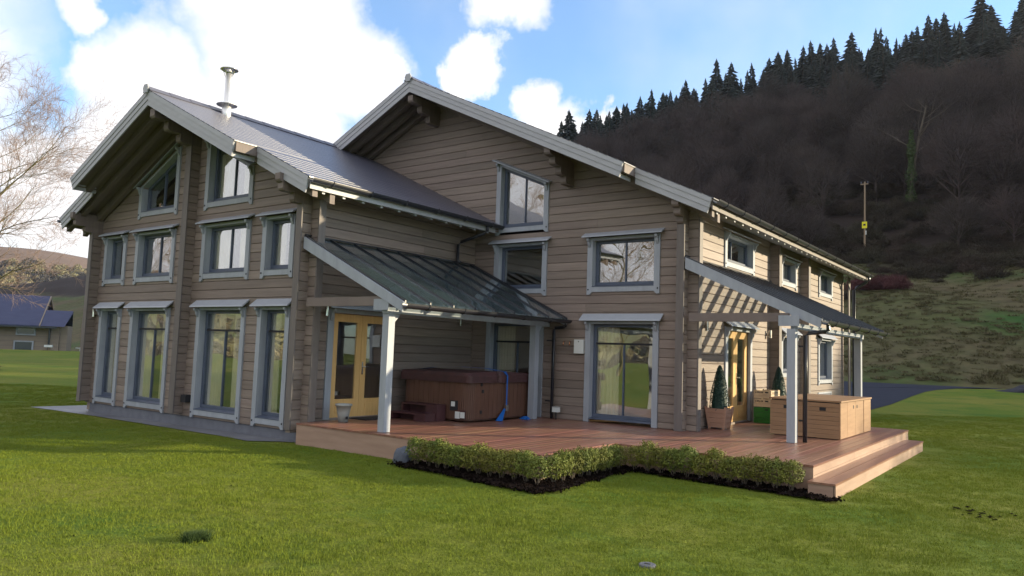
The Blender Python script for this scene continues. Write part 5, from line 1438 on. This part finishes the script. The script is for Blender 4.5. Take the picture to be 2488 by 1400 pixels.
# ivy-clad tree at the wood edge
ix, iy = 116 * math.sin(math.radians(-8.3)), 116 * math.cos(math.radians(-8.3)); iz = float(hill_z(ix, iy))
IV = empty('ivy_tree', (ix, iy, iz), 'tree trunk wrapped in green ivy at the edge of the wood', 'tree')
t2, w2 = branch_tree(31, 17, 5.5, 0.4, 10, 6, 5, 3, first=0.45)
for nm, mm in (('trunk', strips_to_mesh(t2, 'trunk', 'bark')), ('crown', strips_to_mesh(w2, 'crown', 'wood_twig'))):
    o = bpy.data.objects.new(nm, mm); COL.objects.link(o); o.parent = IV
n = 2600; zz = rng.uniform(0, 11, n); a = rng.uniform(0, 6.28, n); rr = (0.32 + 0.35 * (1 - zz / 11)) * (1 + 0.3 * np.sin(zz * 1.7)) * rng.uniform(.5, 1.2, n)
V, F = leaf_cloud(np.stack([rr * np.cos(a) + 0.05 * zz * 0.3, rr * np.sin(a), zz], 1), np.stack([np.cos(a), np.sin(a), 0.3 + 0 * a], 1), 0.22)
o = bpy.data.objects.new('ivy', fast_mesh('ivy', V, F, 'ivy')); COL.objects.link(o); o.parent = IV

# utility pole
pa = math.radians(-11.15); pD = 104.5; px, py = pD * math.sin(pa), pD * math.cos(pa); pz = float(hill_z(px, py))
ptop = 1.35 + pD * math.tan(math.radians(12.5))
POLE = empty('utility_pole', (px, py, pz), 'wooden utility pole with a yellow plate at the foot of the wood', 'utility pole')
MB().tube([(px, py, pz - 0.5), (px + 0.05, py, ptop)], [0.13, 0.09], 10).build('shaft', 'pole_wood', POLE)
MB().box(px - 0.45, px + 0.45, py - 0.06, py + 0.06, ptop - 0.35, ptop - 0.22).build('cross_arm', 'pole_wood', POLE)
for dx in (-0.38, 0.05, 0.40):
    MB().lathe((px + dx, py, ptop - 0.22), [(0.05, 0), (0.08, 0.08), (0.05, 0.14), (0.07, 0.2), (0.02, 0.3)], 8).build('insulator', 'sash', POLE)
yz = 1.35 + pD * math.tan(math.radians(9.55))
MB().box(px - 0.28, px + 0.32, py - 0.2, py - 0.16, yz - 0.42, yz + 0.42).build('plate', 'yellow_plate', POLE)
MB().box(px - 0.12, px + 0.16, py - 0.203, py - 0.2005, yz - 0.1, yz + 0.14).build('plate_mark', 'dark', POLE)
MB().box(px + 0.12, px + 0.24, py - 0.18, py - 0.12, pz + 2.0, pz + 2.5).build('stay_guard', 'white_plastic', POLE)

rock('earth_heap', (0.3, 52.0, 0.0), (3.4, 2.0, 0.62), 5.0, 'heap', 'low dark heap of earth at the edge of the lawn', 'heap', 4)

# ------------------------------------------------------------------ neighbouring house
def neighbour():
    c = Vector(polar(-68.27, 80, 0)); c.z = 0
    f = Vector((math.sin(math.radians(-68.27)), math.cos(math.radians(-68.27)), 0)); r_ = Vector((f.y, -f.x, 0))
    # turn the long side a little
    ang = math.radians(-9); r2 = r_ * math.cos(ang) + f * math.sin(ang); f2 = f * math.cos(ang) - r_ * math.sin(ang)
    def W(u, v, z): p = c + r2 * u + f2 * v; return (p.x, p.y, z)
    NH = empty('neighbour_house', W(-6, 3, -2), 'low brown house with dark blue slate roof beyond the lawn', 'house')
    def bx(name, m, u0, u1, v0, v1, z0, z1, parent=NH):
        a = [W(u0, v0, z0), W(u1, v0, z0), W(u1, v1, z0), W(u0, v1, z0)]; b = [W(u0, v0, z1), W(u1, v0, z1), W(u1, v1, z1), W(u0, v1, z1)]
        mb = MB(); mb.loft(a, b); return mb.build(name, m, parent)
    wall = bx('wall', 'far_wall', -16, 1.5, 0.6, 8.0, -3.2, 2.4)
    for z in np.arange(-2.8, 2.4, 0.45):
        bx('board_joint', 'soffit', -16, 1.5, 0.585, 0.598, z, z + 0.03, wall)
    # main roof: ridge along u, gable at the right end
    mb = MB(); mb.loft([W(-17, -0.4, 2.25), W(-17, 4.4, 5.12), W(-17, 9.2, 2.25), W(-17, 9.2, 2.05), W(-17, 4.4, 4.9), W(-17, -0.4, 2.05)], [W(0.0, -0.4, 2.25), W(0.0, 4.4, 5.12), W(0.0, 9.2, 2.25), W(0.0, 9.2, 2.05), W(0.0, 4.4, 4.9), W(0.0, -0.4, 2.05)])
    rf = mb.build('roof', 'far_roof', NH)
    mb = MB(); mb.loft([W(-0.35, 0.8, 2.4), W(-0.35, 4.4, 4.85), W(-0.35, 8.0, 2.4)], [W(-0.3, 0.8, 2.4), W(-0.3, 4.4, 4.85), W(-0.3, 8.0, 2.4)]); mb.build('gable', 'soffit', NH)
    for s0, s1 in ((-0.4, 4.4), (9.2, 4.4)):
        mb = MB(); mb.loft([W(0.01, s0, 2.26), W(0.01, s1, 5.13), W(0.01, s1, 4.85), W(0.01, s0, 2.0)], [W(0.1, s0, 2.26), W(0.1, s1, 5.13), W(0.1, s1, 4.85), W(0.1, s0, 2.0)]); mb.build('verge_board', 'far_wall', rf)
    # lower lean roof to the right
    mb = MB(); mb.loft([W(0.11, -0.4, 2.2), W(0.11, 2.1, 3.72), W(0.11, 4.6, 2.2), W(0.11, 2.1, 3.5)], [W(2.0, -0.4, 2.2), W(2.3, 2.1, 3.72), W(2.0, 4.6, 2.2), W(2.3, 2.1, 3.5)]); mb.build('roof', 'far_roof', NH)
    bx('wing_wall', 'far_wall', 1.52, 2.1, 0.9, 4.0, -3.2, 2.3)
    bx('gutter', 'gutter', -16.8, 1.4, -0.5, -0.38, 2.02, 2.16)
    bx('downpipe', 'gutter', 0.68, 0.82, 0.42, 0.56, -3, 2.05)
    for u0, u1, z0, z1 in ((-1.75, -0.45, 1.45, 1.95), (-1.85, -0.55, -0.6, 0.72), (-7.5, -6.2, 1.45, 1.95), (-7.5, -6.2, -0.6, 0.72)):
        w = bx('window', 'far_glass', u0, u1, 0.55, 0.583, z0, z1)
        for a in ((u0 - .12, u0, z0 - .12, z1 + .12), (u1, u1 + .12, z0 - .12, z1 + .12), (u0, u1, z1, z1 + .12), (u0, u1, z0 - .12, z0)):
            bx('frame', 'trim', a[0], a[1], 0.5, 0.6, a[2], a[3], w)
    # glazed annex behind
    an = bx('annex', 'far_wall', 2.6, 9, 6, 12, -3.2, 2.7)
    g = bx('window', 'far_glass', 2.9, 5.4, 5.95, 5.99, -1.0, 1.8)
    for a in ((2.78, 2.9, -1.1, 1.9), (5.4, 5.55, -1.1, 1.9), (2.9, 5.4, 1.8, 1.92), (2.9, 5.4, 0.45, 0.52)):
        bx('frame', 'trim', a[0], a[1], 5.9, 5.949, a[2], a[3], g)
    B = empty('bird_table', W(1.2, -2.5, -0.5), 'small white bird table beside the neighbouring house', 'bird table')
    def bx2(*a): return bx(*a, parent=B)
    bx2('post', 'pole_wood', 1.16, 1.26, -2.55, -2.45, -0.6, 0.35); bx2('tray', 'white_plastic', 0.9, 1.5, -2.8, -2.2, 0.36, 0.55)
    return W
NW = neighbour()
# rail fence beyond the neighbour's annex
FEN = empty('rail_fence', NW(4.5, 3, -1), 'pale rail fence between the neighbouring house and this one', 'fence')
for u in (3.0, 5.0, 7.0):
    MB().tube([NW(u, 3, -2.0), NW(u, 3, 0.35)], 0.07, 6).build('post', 'white_plastic', FEN)
for z in (0.28, -0.25):
    MB().tube([NW(2.6, 3, z), NW(8.5, 3, z)], 0.045, 6).build('rail', 'white_plastic', FEN)
# dark shrub at the left frame edge
bs = empty('garden_bush', polar(-71.6, 40), 'dark low bush on the lawn at the left edge', 'bush')
for k in range(6):
    o = bpy.data.objects.new('branches', bush_mesh(50 + k, 'bramble', 600)); COL.objects.link(o); o.parent = bs
    o.location = (rng.uniform(-1.5, 1.5), rng.uniform(-1.2, 1.2), 0); q = rng.uniform(0.5, 0.8); o.scale = (q, q, q)

# --- far valley trees
def blob_tree(seed, m):
    r_ = np.random.default_rng(seed); n = 520
    d = r_.normal(0, 1, (n, 3)); d[:, 2] = np.abs(d[:, 2]); d /= np.linalg.norm(d, axis=1)[:, None]
    p = d * r_.uniform(0.5, 1.0, n)[:, None] ** 0.5 * np.array([4.5, 4.5, 7.0]) + np.array([0, 0, 1.0])
    V, F = leaf_cloud(p, d, 1.1, 0.9)
    return fast_mesh('far_tree_unit', V, F, m)
material('far_leaf', (0.215, 0.190, 0.105), 0.95, color2=(0.160, 0.140, 0.085), vscale=(0.2, 0.2, 0.2), rnd=0.15, hue=0.02)
material('far_leaf_dark', (0.078, 0.070, 0.062), 0.95, color2=(0.062, 0.058, 0.054), vscale=(0.2, 0.2, 0.2), rnd=0.3, hue=0.02)
FT = [blob_tree(1, 'far_leaf'), blob_tree(2, 'far_leaf_dark'), blob_tree(3, 'far_leaf_dark'), blob_tree(4, 'far_leaf')]
pts, rots, scl = [], [], []
def add_far(az, D, s):
    x, y = D * math.sin(math.radians(az)), D * math.cos(math.radians(az))
    pts.append((x, y, far_z(x, y) - 0.5)); rots.append((0, 0, rng.uniform(0, 6))); scl.append((s, s, s * rng.uniform(0.8, 1.2)))
for k in range(2600):       # woods below the moor
    az = rng.uniform(-82, -58); D = rng.uniform(690, 850)
    if math.sin(az * 2.1) * math.sin(D * 0.021) + 0.4 * math.sin(az * 7 + D * .02) > -0.25: add_far(az, D, rng.uniform(0.8, 1.6))
for k in range(260):        # hedgerows in the fields
    az = rng.uniform(-80, -58); D = [330, 400, 470, 560, 640][k % 5] + 26 * math.sin(az * 0.9 + k % 5) + rng.normal(0, 5); add_far(az, D, rng.uniform(0.5, 1.0))
for k in range(160):        # near valley trees behind the neighbour
    az = rng.uniform(-70, -62); D = rng.uniform(150, 230); add_far(az, D, rng.uniform(0.45, 0.8))
for k in range(700):       # all round, for the windows to mirror
    az = rng.uniform(-212, -84); D = rng.choice([260, 340, 520, 760, 840]) + rng.normal(0, 22); add_far(az, D, rng.uniform(0.7, 1.5))
scatter('far_trees', pts, rots, scl, FT, 'woods and hedgerows across the far valley', 'woodland')

# crumbs of soil in the bed
pts, rots, scl = [], [], []
while len(pts) < 3600:
    x, y = rng.uniform(-8.1, -2.2), rng.uniform(7.6, 10.6)
    if not in_poly(x + rng.normal(0, .03), y + rng.normal(0, .03), BED): continue
    pts.append((x, y, float(ground_z(x, y)) + rng.uniform(0.02, 0.06))); rots.append(tuple(rng.uniform(0, 6, 3))); s = rng.uniform(0.006, 0.026) * (1.6 if rng.random() < .06 else 1); scl.append((s, s, s * .8))
scatter('soil_crumbs', pts, rots, scl, [clod_mesh(k) for k in range(4)], 'crumbly dark soil under the hedge', 'soil')
# ------------------------------------------------------------------ lawn grass
GR = []
for s in (1, 2, 3):
    r_ = np.random.default_rng(100 + s); n = 420; V = []; F = []
    for k in range(n):
        x, y = r_.uniform(-.2, .2, 2); b = r_.uniform(0, 6.28); h = r_.uniform(.012, .032); w = r_.uniform(.0018, .0034); lx, ly = r_.normal(0, .012, 2); i = len(V)
        V += [(x - math.cos(b) * w, y - math.sin(b) * w, -.004), (x + math.cos(b) * w, y + math.sin(b) * w, -.004), (x + lx, y + ly, h)]; F.append((i, i + 1, i + 2))
    GR.append(fast_mesh('turf', V, F, 'grass_blade'))
KEEP_OUT = [[(-8.05, 7.95), (-5.05, 7.68), (-5.2, 10.12), (-2.2, 9.9), (-2.2, 18.2), (-25, 30), (-20.3, 8.2), (-10.9, 8.35), (-8.1, 8.4)],
            [(-20.6, 8.0), (-17.5, 8.2), (-12.6, 8.1), (-11.4, 7.98), (-10.7, 8.5), (-10.7, 9.1), (-20.6, 11)]]
pts, rots, scl = [], [], []
fx_, fy_ = CAM_F[0], CAM_F[1]; nf = math.hypot(fx_, fy_); fx_, fy_ = fx_ / nf, fy_ / nf
D = 4.6
while D < 26:
    st = 0.30 if D < 13 else 0.36
    halfw = D * 0.76
    for t in np.arange(-halfw, halfw, st):
        x = fx_ * D + fy_ * t + rng.uniform(-.1, .1); y = fy_ * D - fx_ * t + rng.uniform(-.1, .1)
        if any(in_poly(x, y, p) for p in KEEP_OUT): continue
        tall = 1.0 + 0.35 * math.sin(x * 1.7 + y) * math.sin(y * 1.3 - x * .6) + rng.uniform(-.15, .15)
        pts.append((x, y, float(ground_z(x, y)))); rots.append((0, 0, rng.uniform(0, 6.28))); scl.append((1, 1, tall))
    D += st
scatter('grass', pts, rots, scl, GR, 'short mown grass blades of the lawn', 'grass')
# darker long tufts and worm casts in the lawn
pts, rots, scl = [], [], []
V, F = tuft_mesh(9, 'topiary', 110, 0.09, 0.003, 0.035); DT = fast_mesh('weed_unit', V, F, 'ivy')
for k in range(16):
    pts.append((-6.05 + rng.normal(0, .045), 3.79 + rng.normal(0, .045), -.36)); rots.append((0, 0, rng.uniform(0, 6))); scl.append((1, 1, 1))
scatter('weeds', pts, rots, scl, [DT], 'dark green weed patch in the lawn', 'weeds')

pts, rots, scl = [], [], []
for k in range(60):
    d_ = rng.uniform(5.5, 16); t = rng.uniform(-.7, .7) * d_; x = fx_ * d_ + fy_ * t; y = fy_ * d_ - fx_ * t
    if any(in_poly(x, y, p) for p in KEEP_OUT): continue
    pts.append((x, y, float(ground_z(x, y)) + 0.012)); rots.append((rng.normal(0, .3), rng.normal(0, .3), rng.uniform(0, 6))); s = rng.uniform(0.005, 0.014); scl.append((s * 1.4, s, s * .5))
for k in range(26):
    x, y = -0.82 + rng.normal(0, .16), 10.62 + rng.normal(0, .20); pts.append((x, y, float(ground_z(x, y)) + 0.014)); rots.append((0, 0, rng.uniform(0, 6))); s = rng.uniform(0.015, 0.04); scl.append((s * 1.4, s, s * .4))
scatter('leaf_litter', pts, rots, scl, [clod_mesh(k) for k in range(3)], 'dark worm casts and leaf bits scattered on the lawn', 'litter')
# ------------------------------------------------------------------ haze
hz = MB().box(-2500, 500, -2500, 1900, -12, 134).mesh('haze', 'dark')
hm = bpy.data.materials.new('haze'); hm.use_nodes = True
hnt = hm.node_tree; hnt.nodes.clear()
ho = hnt.nodes.new('ShaderNodeOutputMaterial'); hv = hnt.nodes.new('ShaderNodeVolumePrincipled')
hv.inputs['Color'].default_value = (0.80, 0.86, 1.0, 1); hv.inputs['Density'].default_value = 0.00009; hv.inputs['Anisotropy'].default_value = 0.3
hnt.links.new(hv.outputs['Volume'], ho.inputs['Volume'])
hz.materials.clear(); hz.materials.append(hm)
ho_ = bpy.data.objects.new('haze', hz); COL.objects.link(ho_)
tag(ho_, 'thin bluish winter haze over the valley', 'haze', kind='stuff')
